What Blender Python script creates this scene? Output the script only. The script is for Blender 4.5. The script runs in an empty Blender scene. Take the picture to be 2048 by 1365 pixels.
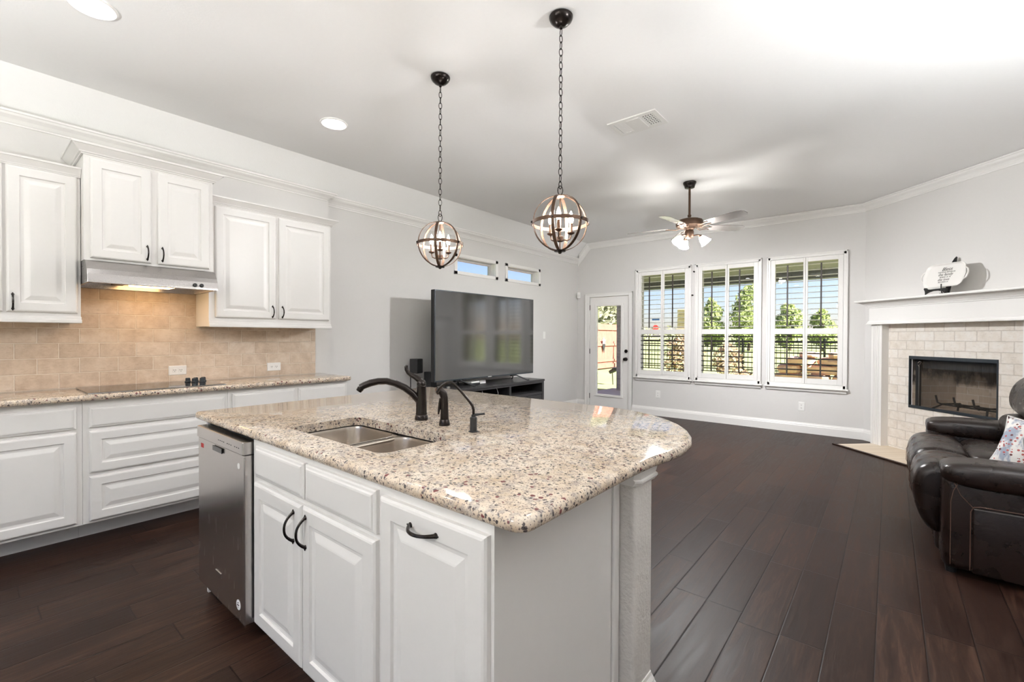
import bpy, bmesh, math, random
from mathutils import Vector, Matrix
R = math.radians
random.seed(7)
S = bpy.context.scene
COL = S.collection

# ---------------------------------------------------------------- camera, sky, sun, exposure
cam_d = bpy.data.cameras.new('camera')
cam = bpy.data.objects.new('camera', cam_d); COL.objects.link(cam)
cam_d.sensor_width = 36.0; cam_d.lens = 910.0 / 2048.0 * 36.0; cam_d.clip_start = 0.02; cam_d.clip_end = 600
def cam_axes(th, pi, ro):
    fw = Vector((-math.sin(th)*math.cos(pi), math.cos(th)*math.cos(pi), math.sin(pi)))
    r0 = Vector((math.cos(th), math.sin(th), 0)); u0 = r0.cross(fw)
    r = r0*math.cos(ro) + u0*math.sin(ro); u = r.cross(fw)
    return r, u, fw
_r, _u, _f = cam_axes(R(39.69), R(-0.583), R(0.215))
cam.matrix_world = Matrix(((_r.x, _u.x, -_f.x, 0), (_r.y, _u.y, -_f.y, 0), (_r.z, _u.z, -_f.z, 1.28), (0, 0, 0, 1)))
S.camera = cam

SKY_STRENGTH = 0.118
SUN_STRENGTH = 13.5
LAMP = 1.0            # multiplies every lamp in the room
EXPOSURE = 0.9
world = bpy.data.worlds.new('sky'); S.world = world; world.use_nodes = True
wn = world.node_tree.nodes; wl = world.node_tree.links
sky = wn.new('ShaderNodeTexSky'); sky.sky_type = 'NISHITA'; sky.sun_disc = False
sky.sun_elevation = R(42); sky.sun_rotation = R(70); sky.air_density = 1.0; sky.dust_density = 0.8; sky.ozone_density = 2.5
wn['Background'].inputs['Strength'].default_value = SKY_STRENGTH
tint = wn.new('ShaderNodeMix'); tint.data_type = 'RGBA'; tint.blend_type = 'MULTIPLY'; tint.inputs[0].default_value = 1.0; tint.inputs[7].default_value = (0.97, 0.90, 1.02, 1)
wl.new(sky.outputs[0], tint.inputs[6]); wl.new(tint.outputs[2], wn['Background'].inputs['Color'])
sd = bpy.data.lights.new('sun', 'SUN'); sd.energy = SUN_STRENGTH; sd.angle = R(0.6); sd.color = (1.0, 0.95, 0.86)
sun = bpy.data.objects.new('sun', sd); COL.objects.link(sun)
sun.rotation_euler = (-Vector((0.80, 0.05, 0.72))).to_track_quat('-Z', 'Y').to_euler(); sun.location = (12, 4, 14)
S.view_settings.view_transform = 'Standard'; S.view_settings.look = 'None'
S.view_settings.gamma = 1.0; S.view_settings.use_curve_mapping = False; S.view_settings.exposure = EXPOSURE
cy = S.cycles
cy.max_bounces = 10; cy.diffuse_bounces = 6; cy.glossy_bounces = 5; cy.transparent_max_bounces = 16; cy.transmission_bounces = 6
cy.sample_clamp_indirect = 6.0; cy.use_denoising = True; cy.caustics_reflective = False; cy.caustics_refractive = False

# ---------------------------------------------------------------- materials
class NT:
    """small helper to write node graphs"""
    def __init__(s, name):
        s.m = bpy.data.materials.new(name); s.m.use_nodes = True; s.t = s.m.node_tree
        s.b = s.t.nodes['Principled BSDF']; s.out = s.t.nodes['Material Output']
    def n(s, typ, **kw):
        nd = s.t.nodes.new(typ)
        for k, v in kw.items():
            if k in nd.inputs.keys() if hasattr(nd.inputs, 'keys') else False: s.set(nd.inputs[k], v)
            else: setattr(nd, k, v)
        return nd
    def set(s, sock, v):
        if isinstance(v, bpy.types.NodeSocket): s.t.links.new(v, sock)
        else:
            if hasattr(sock, 'default_value'):
                try: sock.default_value = v
                except Exception: sock.default_value = (*v, 1.0)
    def math(s, op, a, b=None, c=None):
        nd = s.t.nodes.new('ShaderNodeMath'); nd.operation = op
        s.set(nd.inputs[0], a)
        if b is not None: s.set(nd.inputs[1], b)
        if c is not None: s.set(nd.inputs[2], c)
        return nd.outputs[0]
    def mix(s, f, a, b, blend='MIX'):
        nd = s.t.nodes.new('ShaderNodeMix'); nd.data_type = 'RGBA'; nd.blend_type = blend
        s.set(nd.inputs[0], f); s.set(nd.inputs[6], a if isinstance(a, bpy.types.NodeSocket) else (*a[:3], 1)); s.set(nd.inputs[7], b if isinstance(b, bpy.types.NodeSocket) else (*b[:3], 1))
        return nd.outputs[2]
    def coord(s, kind='Object'):
        return s.t.nodes.new('ShaderNodeTexCoord').outputs[kind]
    def mapping(s, v, scale=(1, 1, 1), rot=(0, 0, 0), loc=(0, 0, 0)):
        nd = s.t.nodes.new('ShaderNodeMapping'); s.set(nd.inputs[0], v)
        nd.inputs['Scale'].default_value = scale; nd.inputs['Rotation'].default_value = rot; nd.inputs['Location'].default_value = loc
        return nd.outputs[0]
    def noise(s, v, scale, detail=3, rough=0.55, dist=0.0, col=False):
        nd = s.t.nodes.new('ShaderNodeTexNoise'); s.set(nd.inputs['Vector'], v)
        nd.inputs['Scale'].default_value = scale; nd.inputs['Detail'].default_value = detail
        nd.inputs['Roughness'].default_value = rough; nd.inputs['Distortion'].default_value = dist
        return nd.outputs['Color' if col else 'Fac']
    def voronoi(s, v, scale, feature='F1', rnd=1.0):
        nd = s.t.nodes.new('ShaderNodeTexVoronoi'); nd.feature = feature; s.set(nd.inputs['Vector'], v)
        nd.inputs['Scale'].default_value = scale; nd.inputs['Randomness'].default_value = rnd
        return nd
    def ramp(s, f, stops, interp='LINEAR'):
        nd = s.t.nodes.new('ShaderNodeValToRGB'); s.set(nd.inputs[0], f); cr = nd.color_ramp; cr.interpolation = interp
        while len(cr.elements) < len(stops): cr.elements.new(0.5)
        for e, (p, c) in zip(cr.elements, stops):
            e.position = p; e.color = (*c[:3], 1) if hasattr(c, '__len__') else (c, c, c, 1)
        return nd.outputs[0]
    def sep(s, v):
        nd = s.t.nodes.new('ShaderNodeSeparateXYZ'); s.set(nd.inputs[0], v); return nd.outputs
    def comb(s, x, y, z):
        nd = s.t.nodes.new('ShaderNodeCombineXYZ')
        for i, q in enumerate((x, y, z)): s.set(nd.inputs[i], q)
        return nd.outputs[0]
    def white(s, v):
        nd = s.t.nodes.new('ShaderNodeTexWhiteNoise'); nd.noise_dimensions = '3D'; s.set(nd.inputs['Vector'], v); return nd.outputs['Value']
    def bump(s, h, strength=0.2, dist=0.01):
        nd = s.t.nodes.new('ShaderNodeBump'); s.set(nd.inputs['Height'], h); nd.inputs['Strength'].default_value = strength; nd.inputs['Distance'].default_value = dist
        s.t.links.new(nd.outputs[0], s.b.inputs['Normal'])
    def base(s, c): s.set(s.b.inputs['Base Color'], c if isinstance(c, bpy.types.NodeSocket) else (*c[:3], 1))
    def rough(s, v): s.set(s.b.inputs['Roughness'], v)

def simple(name, col, rough=0.5, metal=0.0, spec=0.5, noise=0.0, nscale=40, bump=0.0, bscale=200, coat=0.0):
    t = NT(name); co = t.coord()
    t.rough(rough); t.b.inputs['Metallic'].default_value = metal; t.b.inputs['Specular IOR Level'].default_value = spec
    if coat: t.b.inputs['Coat Weight'].default_value = coat; t.b.inputs['Coat Roughness'].default_value = 0.1
    f = t.noise(co, nscale, 3)
    lo = [max(0, c*(1-noise)) for c in col]; hi = [min(1, c*(1+noise)) for c in col]
    t.base(t.mix(f, lo, hi))
    if bump: t.bump(t.noise(co, bscale, 2), bump, 0.004)
    return t.m
def emit(name, col, strength):
    t = NT(name); e = t.t.nodes.new('ShaderNodeEmission'); e.inputs[0].default_value = (*col, 1); e.inputs[1].default_value = strength
    t.t.links.new(e.outputs[0], t.out.inputs[0]); return t.m
def pane(name, tint=(0.97, 0.98, 0.98), refl=0.09, rough=0.0):
    t = NT(name); tr = t.t.nodes.new('ShaderNodeBsdfTransparent'); tr.inputs[0].default_value = (*tint, 1)
    g = t.t.nodes.new('ShaderNodeBsdfGlossy'); g.inputs['Roughness'].default_value = rough
    lw = t.t.nodes.new('ShaderNodeLayerWeight'); lw.inputs[0].default_value = 0.5
    mx = t.t.nodes.new('ShaderNodeMixShader'); t.t.links.new(t.math('MULTIPLY_ADD', t.math('POWER', lw.outputs['Facing'], 5.0), 0.9, refl*0.35), mx.inputs[0])
    t.t.links.new(tr.outputs[0], mx.inputs[1]); t.t.links.new(g.outputs[0], mx.inputs[2]); t.t.links.new(mx.outputs[0], t.out.inputs[0])
    return t.m

def granite():
    t = NT('speckled_cream_granite'); co = t.coord()
    warp = t.noise(co, 60, 2, col=True)
    nd = t.t.nodes.new('ShaderNodeVectorMath'); nd.operation = 'MULTIPLY_ADD'
    t.set(nd.inputs[0], warp); nd.inputs[1].default_value = (0.012, 0.012, 0.012); t.set(nd.inputs[2], co); v = nd.outputs[0]
    c = t.ramp(t.noise(co, 14, 4, 0.6), [(0.3, (0.50, 0.39, 0.28)), (0.5, (0.64, 0.53, 0.415)), (0.7, (0.71, 0.63, 0.53))])
    # grey translucent patches
    g = t.ramp(t.noise(v, 45, 3, 0.6), [(0.50, 0.0), (0.64, 0.72)])
    c = t.mix(g, c, (0.34, 0.30, 0.275))
    vo = t.voronoi(v, 95); r = t.sep(vo.outputs['Color'])
    f = t.ramp(r[0], [(0.0, 1.0), (0.15, 1.0), (0.16, 0.0)], 'CONSTANT'); f.node.color_ramp.elements[2].position = 0.15
    near = t.math('LESS_THAN', vo.outputs['Distance'], 0.42)
    c = t.mix(t.math('MULTIPLY', t.math('LESS_THAN', r[0], 0.20), near), c, (0.07, 0.06, 0.06))
    vb = t.voronoi(v, 62); rb = t.sep(vb.outputs['Color'])
    c = t.mix(t.math('MULTIPLY', t.math('LESS_THAN', rb[1], 0.10), t.math('LESS_THAN', vb.outputs['Distance'], 0.40)), c, (0.15, 0.045, 0.045))
    vs = t.voronoi(v, 210); rs = t.sep(vs.outputs['Color'])
    c = t.mix(t.math('MULTIPLY', t.math('LESS_THAN', rs[2], 0.24), t.math('LESS_THAN', vs.outputs['Distance'], 0.5)), c, (0.20, 0.16, 0.15))
    nz = t.ramp(t.noise(t.mapping(v, (1.0, 1.6, 1.0)), 135, 3, 0.6), [(0.585, 0.0), (0.66, 0.85)])
    c = t.mix(nz, c, (0.13, 0.11, 0.11))
    t.base(c); t.rough(0.07); t.b.inputs['Specular IOR Level'].default_value = 0.55
    return t.m

def planks():
    t = NT('dark_hand_scraped_hardwood'); x, y, z = t.sep(t.coord())
    W, L = 0.16, 0.72
    rx = t.math('DIVIDE', t.math('ADD', x, 0.034), W); row = t.math('FLOOR', rx); fx = t.math('FRACT', rx)
    off = t.white(t.comb(row, 3.1, 0.0)); ry = t.math('ADD', t.math('DIVIDE', y, L), t.math('MULTIPLY', off, 7.0))
    colm = t.math('FLOOR', ry); fy = t.math('FRACT', ry)
    rnd = t.white(t.comb(row, colm, 1.7))
    ex = t.math('MINIMUM', fx, t.math('SUBTRACT', 1.0, fx)); ey = t.math('MINIMUM', fy, t.math('SUBTRACT', 1.0, fy))
    gap = t.math('MINIMUM', t.math('MULTIPLY', ex, W), t.math('MULTIPLY', ey, L))
    g = t.ramp(gap, [(0.0, 0.0), (0.0026, 1.0)])
    gv = t.comb(t.math('ADD', t.math('MULTIPLY', x, 14), t.math('MULTIPLY', rnd, 40)), t.math('MULTIPLY', y, 1.3), rnd)
    grain = t.noise(gv, 2.2, 6, 0.62, 1.2)
    fine = t.noise(t.comb(t.math('MULTIPLY', x, 90), t.math('MULTIPLY', y, 4), rnd), 2.0, 3, 0.6)
    c = t.ramp(grain, [(0.28, (0.011, 0.0050, 0.0032)), (0.5, (0.032, 0.0158, 0.0104)), (0.74, (0.085, 0.045, 0.030))])
    c = t.mix(t.math('MULTIPLY', fine, 0.45), c, (0.020, 0.010, 0.007))
    c = t.mix(t.math('MULTIPLY', rnd, 0.78), c, (0.014, 0.0068, 0.0048))
    c = t.mix(g, (0.005, 0.003, 0.0025), c)
    t.base(c)
    t.rough(t.math('ADD', 0.30, t.math('MULTIPLY', grain, 0.22)))
    t.b.inputs['Specular IOR Level'].default_value = 0.14
    h = t.math('ADD', t.math('MULTIPLY', g, 0.6), t.math('ADD', t.math('MULTIPLY', grain, 0.7), t.math('MULTIPLY', rnd, 0.3)))
    t.bump(h, 0.35, 0.004)
    return t.m

def bricks(name, axis, tones, grout, edge, wear, z0=0.0, L=0.2035, H=0.1015, u0=0.0, rough=0.45):
    """running-bond tiles; axis names the horizontal axis"""
    t = NT(name); co = t.coord(); x, y, z = t.sep(co); u = {'x': x, 'y': y}[axis]
    rz = t.math('DIVIDE', t.math('SUBTRACT', z, z0), H); row = t.math('FLOOR', rz); fz = t.math('FRACT', rz)
    sh = t.math('MULTIPLY', t.math('MODULO', t.math('ABSOLUTE', row), 2.0), 0.5)
    ru = t.math('ADD', t.math('DIVIDE', t.math('SUBTRACT', u, u0), L), sh); cl = t.math('FLOOR', ru); fu = t.math('FRACT', ru)
    rnd = t.white(t.comb(row, cl, 0.3)); rnd2 = t.white(t.comb(row, cl, 5.3))
    eu = t.math('MULTIPLY', t.math('MINIMUM', fu, t.math('SUBTRACT', 1.0, fu)), L); ez = t.math('MULTIPLY', t.math('MINIMUM', fz, t.math('SUBTRACT', 1.0, fz)), H)
    d = t.math('MINIMUM', eu, ez)
    g = t.ramp(d, [(0.0018, 0.0), (0.0034, 1.0)])
    off = t.comb(t.math('ADD', u, t.math('MULTIPLY', rnd, 9.0)), 0.0, t.math('MULTIPLY', z, 1.0))
    n1 = t.noise(off, 12, 5, 0.65); n2 = t.noise(t.mapping(off, (1, 1, 5)), 20, 4, 0.7)
    c = t.ramp(t.math('ADD', t.math('MULTIPLY', n1, 0.84), t.math('MULTIPLY', rnd, 0.16)), [(0.3, tones[0]), (0.5, tones[1]), (0.68, tones[2])])
    c = t.mix(t.ramp(n2, [(0.56, 0.0), (0.72, 0.45)]), c, edge)
    near = t.ramp(t.math('ADD', d, t.math('MULTIPLY', t.noise(off, 35, 3), 0.012)), [(0.006, wear), (0.0125, 0.0)])
    c = t.mix(near, c, edge)
    c = t.mix(g, grout, c)
    t.base(c); t.rough(rough); t.bump(t.math('ADD', g, t.math('MULTIPLY', n1, 0.5)), 0.5, 0.003)
    return t.m

def leather():
    t = NT('dark_brown_leather'); co = t.coord()
    n = t.noise(co, 7, 4, 0.6)
    t.base(t.ramp(n, [(0.3, (0.009, 0.0046, 0.0034)), (0.7, (0.013, 0.0066, 0.0047))])); t.rough(t.math('ADD', 0.25, t.math('MULTIPLY', n, 0.05)))
    v = t.voronoi(co, 420); w = t.noise(t.mapping(co, (3, 10, 3)), 3.5, 4, 0.6, 0.8)
    t.bump(t.math('ADD', t.math('MULTIPLY', v.outputs['Distance'], 0.15), t.math('MULTIPLY', w, 1.2)), 0.2, 0.01)
    t.b.inputs['Specular IOR Level'].default_value = 0.38
    return t.m

def steel(name, axis=2, col=(0.56, 0.55, 0.54), rough=0.3):
    t = NT(name); co = t.coord(); sc = [600, 600, 600]; sc[axis] = 6
    n = t.noise(t.mapping(co, tuple(sc)), 1.0, 2, 0.5)
    t.base(t.mix(n, [c*0.96 for c in col], col)); t.b.inputs['Metallic'].default_value = 1.0
    t.rough(t.math('ADD', rough-0.03, t.math('MULTIPLY', n, 0.06)))
    return t.m

def pillow_fabric():
    t = NT('white_floral_cushion_fabric'); co = t.coord()
    c = t.mix(t.noise(co, 30, 2), (0.72, 0.69, 0.66), (0.85, 0.83, 0.80))
    bl = t.ramp(t.noise(t.mapping(co, (9, 9, 3)), 1.4, 4, 0.65), [(0.47, 0.0), (0.56, 0.8)])
    c = t.mix(bl, c, (0.20, 0.25, 0.36))
    vo = t.voronoi(t.mapping(co, (1, 1, 1.2)), 58); r = t.sep(vo.outputs['Color'])
    c = t.mix(t.math('MULTIPLY', t.math('LESS_THAN', r[0], 0.42), t.math('LESS_THAN', vo.outputs['Distance'], 0.40)), c, (0.42, 0.10, 0.09))
    c = t.mix(t.math('MULTIPLY', t.math('LESS_THAN', r[1], 0.12), t.math('LESS_THAN', vo.outputs['Distance'], 0.42)), c, (0.10, 0.03, 0.03))
    t.base(c); t.rough(0.9); t.bump(t.noise(co, 300, 2), 0.2, 0.003)
    return t.m

def grass_mat():
    t = NT('sunlit_lawn'); co = t.coord()
    n = t.noise(co, 0.35, 5, 0.6); f = t.noise(co, 30, 3, 0.6)
    c = t.ramp(n, [(0.35, (0.24, 0.31, 0.10)), (0.65, (0.38, 0.43, 0.17))])
    t.base(t.mix(t.math('MULTIPLY', f, 0.4), c, (0.34, 0.33, 0.15))); t.rough(0.95); t.bump(f, 0.5, 0.03)
    return t.m

def soot_brick():
    """firebox lining: buff firebrick with soot stains that thicken upward on the bricks themselves"""
    t = NT('sooty_firebrick'); co = t.coord(); x, y, z = t.sep(co)
    b = t.t.nodes.new('ShaderNodeTexBrick'); t.set(b.inputs['Vector'], t.comb(t.math('ADD', x, y), z, 0.0))
    b.inputs['Scale'].default_value = 1.0; b.inputs['Brick Width'].default_value = 0.21; b.inputs['Row Height'].default_value = 0.075; b.inputs['Mortar Size'].default_value = 0.003
    b.inputs['Color1'].default_value = (0.46, 0.37, 0.29, 1); b.inputs['Color2'].default_value = (0.38, 0.30, 0.23, 1); b.inputs['Mortar'].default_value = (0.52, 0.45, 0.38, 1)
    n = t.noise(t.mapping(co, (1, 1, 0.5)), 9, 4, 0.6)
    f = t.ramp(t.math('ADD', n, t.math('MULTIPLY', t.math('SUBTRACT', z, 0.82), 1.6)), [(0.42, 0.0), (0.62, 0.95)])
    t.base(t.mix(f, b.outputs['Color'], (0.018, 0.015, 0.013))); t.rough(0.9)
    return t.m

def gauze(name, col, cover, period):
    """woven wire: opaque wires with real holes between them"""
    t = NT(name); x, y, z = t.sep(t.coord())
    a = t.math('ABSOLUTE', t.math('SINE', t.math('MULTIPLY', t.math('ADD', x, z), math.pi/period)))
    b = t.math('ABSOLUTE', t.math('SINE', t.math('MULTIPLY', t.math('SUBTRACT', x, z), math.pi/period)))
    w = t.math('LESS_THAN', t.math('MINIMUM', a, b), cover)
    t.base(col); t.rough(0.5); t.b.inputs['Metallic'].default_value = 0.6
    t.set(t.b.inputs['Alpha'], w)
    return t.m

M = {}
M['wall'] = simple('greige_wall_paint', (0.66, 0.645, 0.63), 0.75, noise=0.015, bump=0.06, bscale=160)
M['ceil'] = simple('warm_white_ceiling_paint', (0.87, 0.865, 0.855), 0.85, noise=0.012, bump=0.12, bscale=110)
M['trim'] = simple('white_trim_paint', (0.80, 0.785, 0.765), 0.38, noise=0.01)
M['cab'] = simple('white_cabinet_paint', (0.755, 0.74, 0.725), 0.34, noise=0.012)
M['texwall'] = simple('knockdown_wall_texture', (0.60, 0.575, 0.55), 0.8, noise=0.02, bump=0.9, bscale=70)
M['granite'] = granite()
M['floor'] = planks()
M['tile'] = bricks('tan_distressed_subway_tile', 'y', [(0.46, 0.355, 0.265), (0.58, 0.465, 0.36), (0.66, 0.56, 0.46)], (0.76, 0.68, 0.58), (0.27, 0.18, 0.115), 0.55, z0=0.918)
M['fptile'] = bricks('whitewashed_fireplace_tile', 'x', [(0.64, 0.575, 0.50), (0.73, 0.675, 0.61), (0.77, 0.735, 0.69)], (0.58, 0.52, 0.46), (0.30, 0.25, 0.22), 0.5, z0=0.03, u0=0.06, rough=0.6)
M['hearth'] = bricks('beige_stone_hearth_tile', 'x', [(0.55, 0.44, 0.32), (0.64, 0.54, 0.42), (0.70, 0.61, 0.50)], (0.60, 0.50, 0.38), (0.42, 0.33, 0.24), 0.1, z0=0.5, L=0.6, H=4.0)
M['steel'] = steel('brushed_stainless_steel', 0, (0.48, 0.46, 0.45), 0.28)
M['steelv'] = steel('brushed_stainless_steel_upright', 2, (0.68, 0.645, 0.62), 0.26)
M['sink'] = steel('satin_stainless_bowl', 1, (0.50, 0.45, 0.40), 0.26)
M['bronze'] = simple('oil_rubbed_bronze', (0.022, 0.017, 0.015), 0.22, 0.7, noise=0.3, nscale=25)
M['bronzelight'] = simple('brushed_bronze_band', (0.10, 0.062, 0.043), 0.5, 0.9, noise=0.2, nscale=30)
M['black'] = simple('matte_black', (0.010, 0.010, 0.011), 0.5, noise=0.1)
M['blackgloss'] = simple('gloss_black_glass', (0.008, 0.008, 0.009), 0.05, noise=0.05, spec=0.7)
M['screen'] = simple('dark_tv_screen', (0.016, 0.016, 0.017), 0.09, noise=0.08, nscale=3, spec=1.0)
M['screen'].node_tree.nodes['Principled BSDF'].inputs['IOR'].default_value = 1.75
M['tvwood'] = simple('charcoal_stained_wood', (0.026, 0.025, 0.026), 0.38, noise=0.25, nscale=18)
M['darkhole'] = simple('unlit_cavity', (0.006, 0.006, 0.006), 0.8)
M['firemetal'] = simple('dark_blue_grey_steel', (0.045, 0.055, 0.065), 0.4, 0.6, noise=0.15)
M['iron'] = simple('cast_iron', (0.012, 0.012, 0.012), 0.6, 0.4, noise=0.2)
M['firebrick'] = soot_brick()
M['gauze'] = gauze('wire_fire_curtain', (0.10, 0.085, 0.07), 0.22, 0.007)
M['chrome'] = simple('polished_chrome', (0.75, 0.75, 0.75), 0.12, 1.0)
M['plate'] = simple('white_plastic_plate', (0.82, 0.81, 0.79), 0.35)
M['slot'] = simple('dark_slot', (0.03, 0.03, 0.03), 0.6)
M['ceramic'] = simple('white_glazed_ceramic', (0.80, 0.78, 0.75), 0.15, noise=0.01, coat=0.4)
M['ink'] = simple('black_lettering', (0.03, 0.03, 0.03), 0.6)
M['leather'] = leather()
M['seam'] = simple('brown_stitching', (0.09, 0.045, 0.03), 0.7)
M['pillow'] = pillow_fabric()
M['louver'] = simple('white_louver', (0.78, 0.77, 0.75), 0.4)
M['louvershade'] = simple('louver_backlit_shade', (0.045, 0.038, 0.034), 0.45)  # white slats in truth; their backlit shade is put into this colour
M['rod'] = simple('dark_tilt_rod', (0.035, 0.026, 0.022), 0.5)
M['sash'] = simple('almond_window_sash', (0.55, 0.53, 0.50), 0.4)
M['glass'] = pane('clear_window_pane')
M['bulb'] = emit('lit_candle_bulb', (1.0, 0.955, 0.90), 310*LAMP)
M['bulbcool'] = emit('lit_white_candle_bulb', (0.985, 0.985, 1.0), 310*LAMP)
M['canlens'] = emit('lit_downlight_lens', (0.97, 0.985, 1.0), 30*LAMP)
def frosted(name, glow):
    t = NT(name); e = t.t.nodes.new('ShaderNodeEmission'); e.inputs[0].default_value = (1, 0.97, 0.93, 1); e.inputs[1].default_value = glow
    tr = t.t.nodes.new('ShaderNodeBsdfTranslucent'); tr.inputs[0].default_value = (0.42, 0.415, 0.40, 1); df = t.t.nodes.new('ShaderNodeBsdfDiffuse'); df.inputs[0].default_value = (0.8, 0.8, 0.8, 1)
    mx = t.t.nodes.new('ShaderNodeMixShader'); mx.inputs[0].default_value = 0.35; t.t.links.new(tr.outputs[0], mx.inputs[1]); t.t.links.new(df.outputs[0], mx.inputs[2])
    ad = t.t.nodes.new('ShaderNodeAddShader'); t.t.links.new(mx.outputs[0], ad.inputs[0]); t.t.links.new(e.outputs[0], ad.inputs[1]); t.t.links.new(ad.outputs[0], t.out.inputs[0]); return t.m
M['shade'] = frosted('lit_frosted_glass_shade', 45*LAMP)
M['fanbulb'] = emit('lit_fan_bulb', (0.985, 0.99, 1.0), 3100*LAMP)
M['fillbulb'] = emit('added_fill_bulb', (0.97, 0.985, 1.0), 200*LAMP)  # for the hanging lamp added behind the camera
M['filluplight'] = emit('fill_uplighter_diffuser', (0.96, 0.98, 1.0), 290*LAMP)  # for the added uplighters, which fill the ceiling with light
M['hoodlens'] = emit('lit_amber_hood_lens', (1.0, 0.60, 0.25), 6*LAMP)
M['blade'] = simple('glossy_walnut_blade', (0.27, 0.245, 0.235), 0.2, noise=0.15, nscale=12, spec=0.9, coat=0.8)
M['grass'] = grass_mat()
M['concrete'] = simple('pale_concrete', (0.52, 0.49, 0.45), 0.9, noise=0.1, nscale=6)
M['patiobrick'] = bricks('grey_brown_house_brick', 'x', [(0.22, 0.20, 0.21), (0.30, 0.27, 0.27), (0.38, 0.34, 0.33)], (0.55, 0.53, 0.52), (0.08, 0.06, 0.06), 0.3, L=0.2, H=0.075)
M['patiopaint'] = simple('grey_green_patio_paint', (0.20, 0.205, 0.18), 0.8, noise=0.05)
M['beam'] = simple('slate_grey_beam_paint', (0.14, 0.15, 0.16), 0.8, noise=0.05)
M['cedar'] = simple('red_stained_cedar', (0.36, 0.135, 0.10), 0.85, noise=0.25, nscale=5)
M['leaf'] = simple('bright_green_leaves', (0.27, 0.33, 0.10), 0.7, noise=0.5, nscale=3)
M['leafpale'] = simple('pale_olive_leaves', (0.30, 0.30, 0.19), 0.8, noise=0.4, nscale=2)
M['leafred'] = simple('reddish_shrub_leaves', (0.36, 0.25, 0.16), 0.8, noise=0.5, nscale=4)
M['bark'] = simple('brown_bark', (0.10, 0.07, 0.05), 0.9, noise=0.3)
M['sandstone'] = simple('orange_sandstone', (0.68, 0.44, 0.33), 0.9, noise=0.3, nscale=7, bump=0.8, bscale=25)
M['limestone'] = simple('tan_limestone', (0.60, 0.46, 0.32), 0.9, noise=0.3, nscale=4, bump=0.5, bscale=10)
M['signred'] = simple('red_sign_face', (0.55, 0.03, 0.03), 0.5)
M['signwhite'] = simple('white_sign_letters', (0.85, 0.85, 0.85), 0.5)
M['signblue'] = simple('blue_street_sign', (0.03, 0.10, 0.35), 0.5)
M['terracotta'] = simple('mauve_planter', (0.25, 0.13, 0.13), 0.8, noise=0.1)

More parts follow.
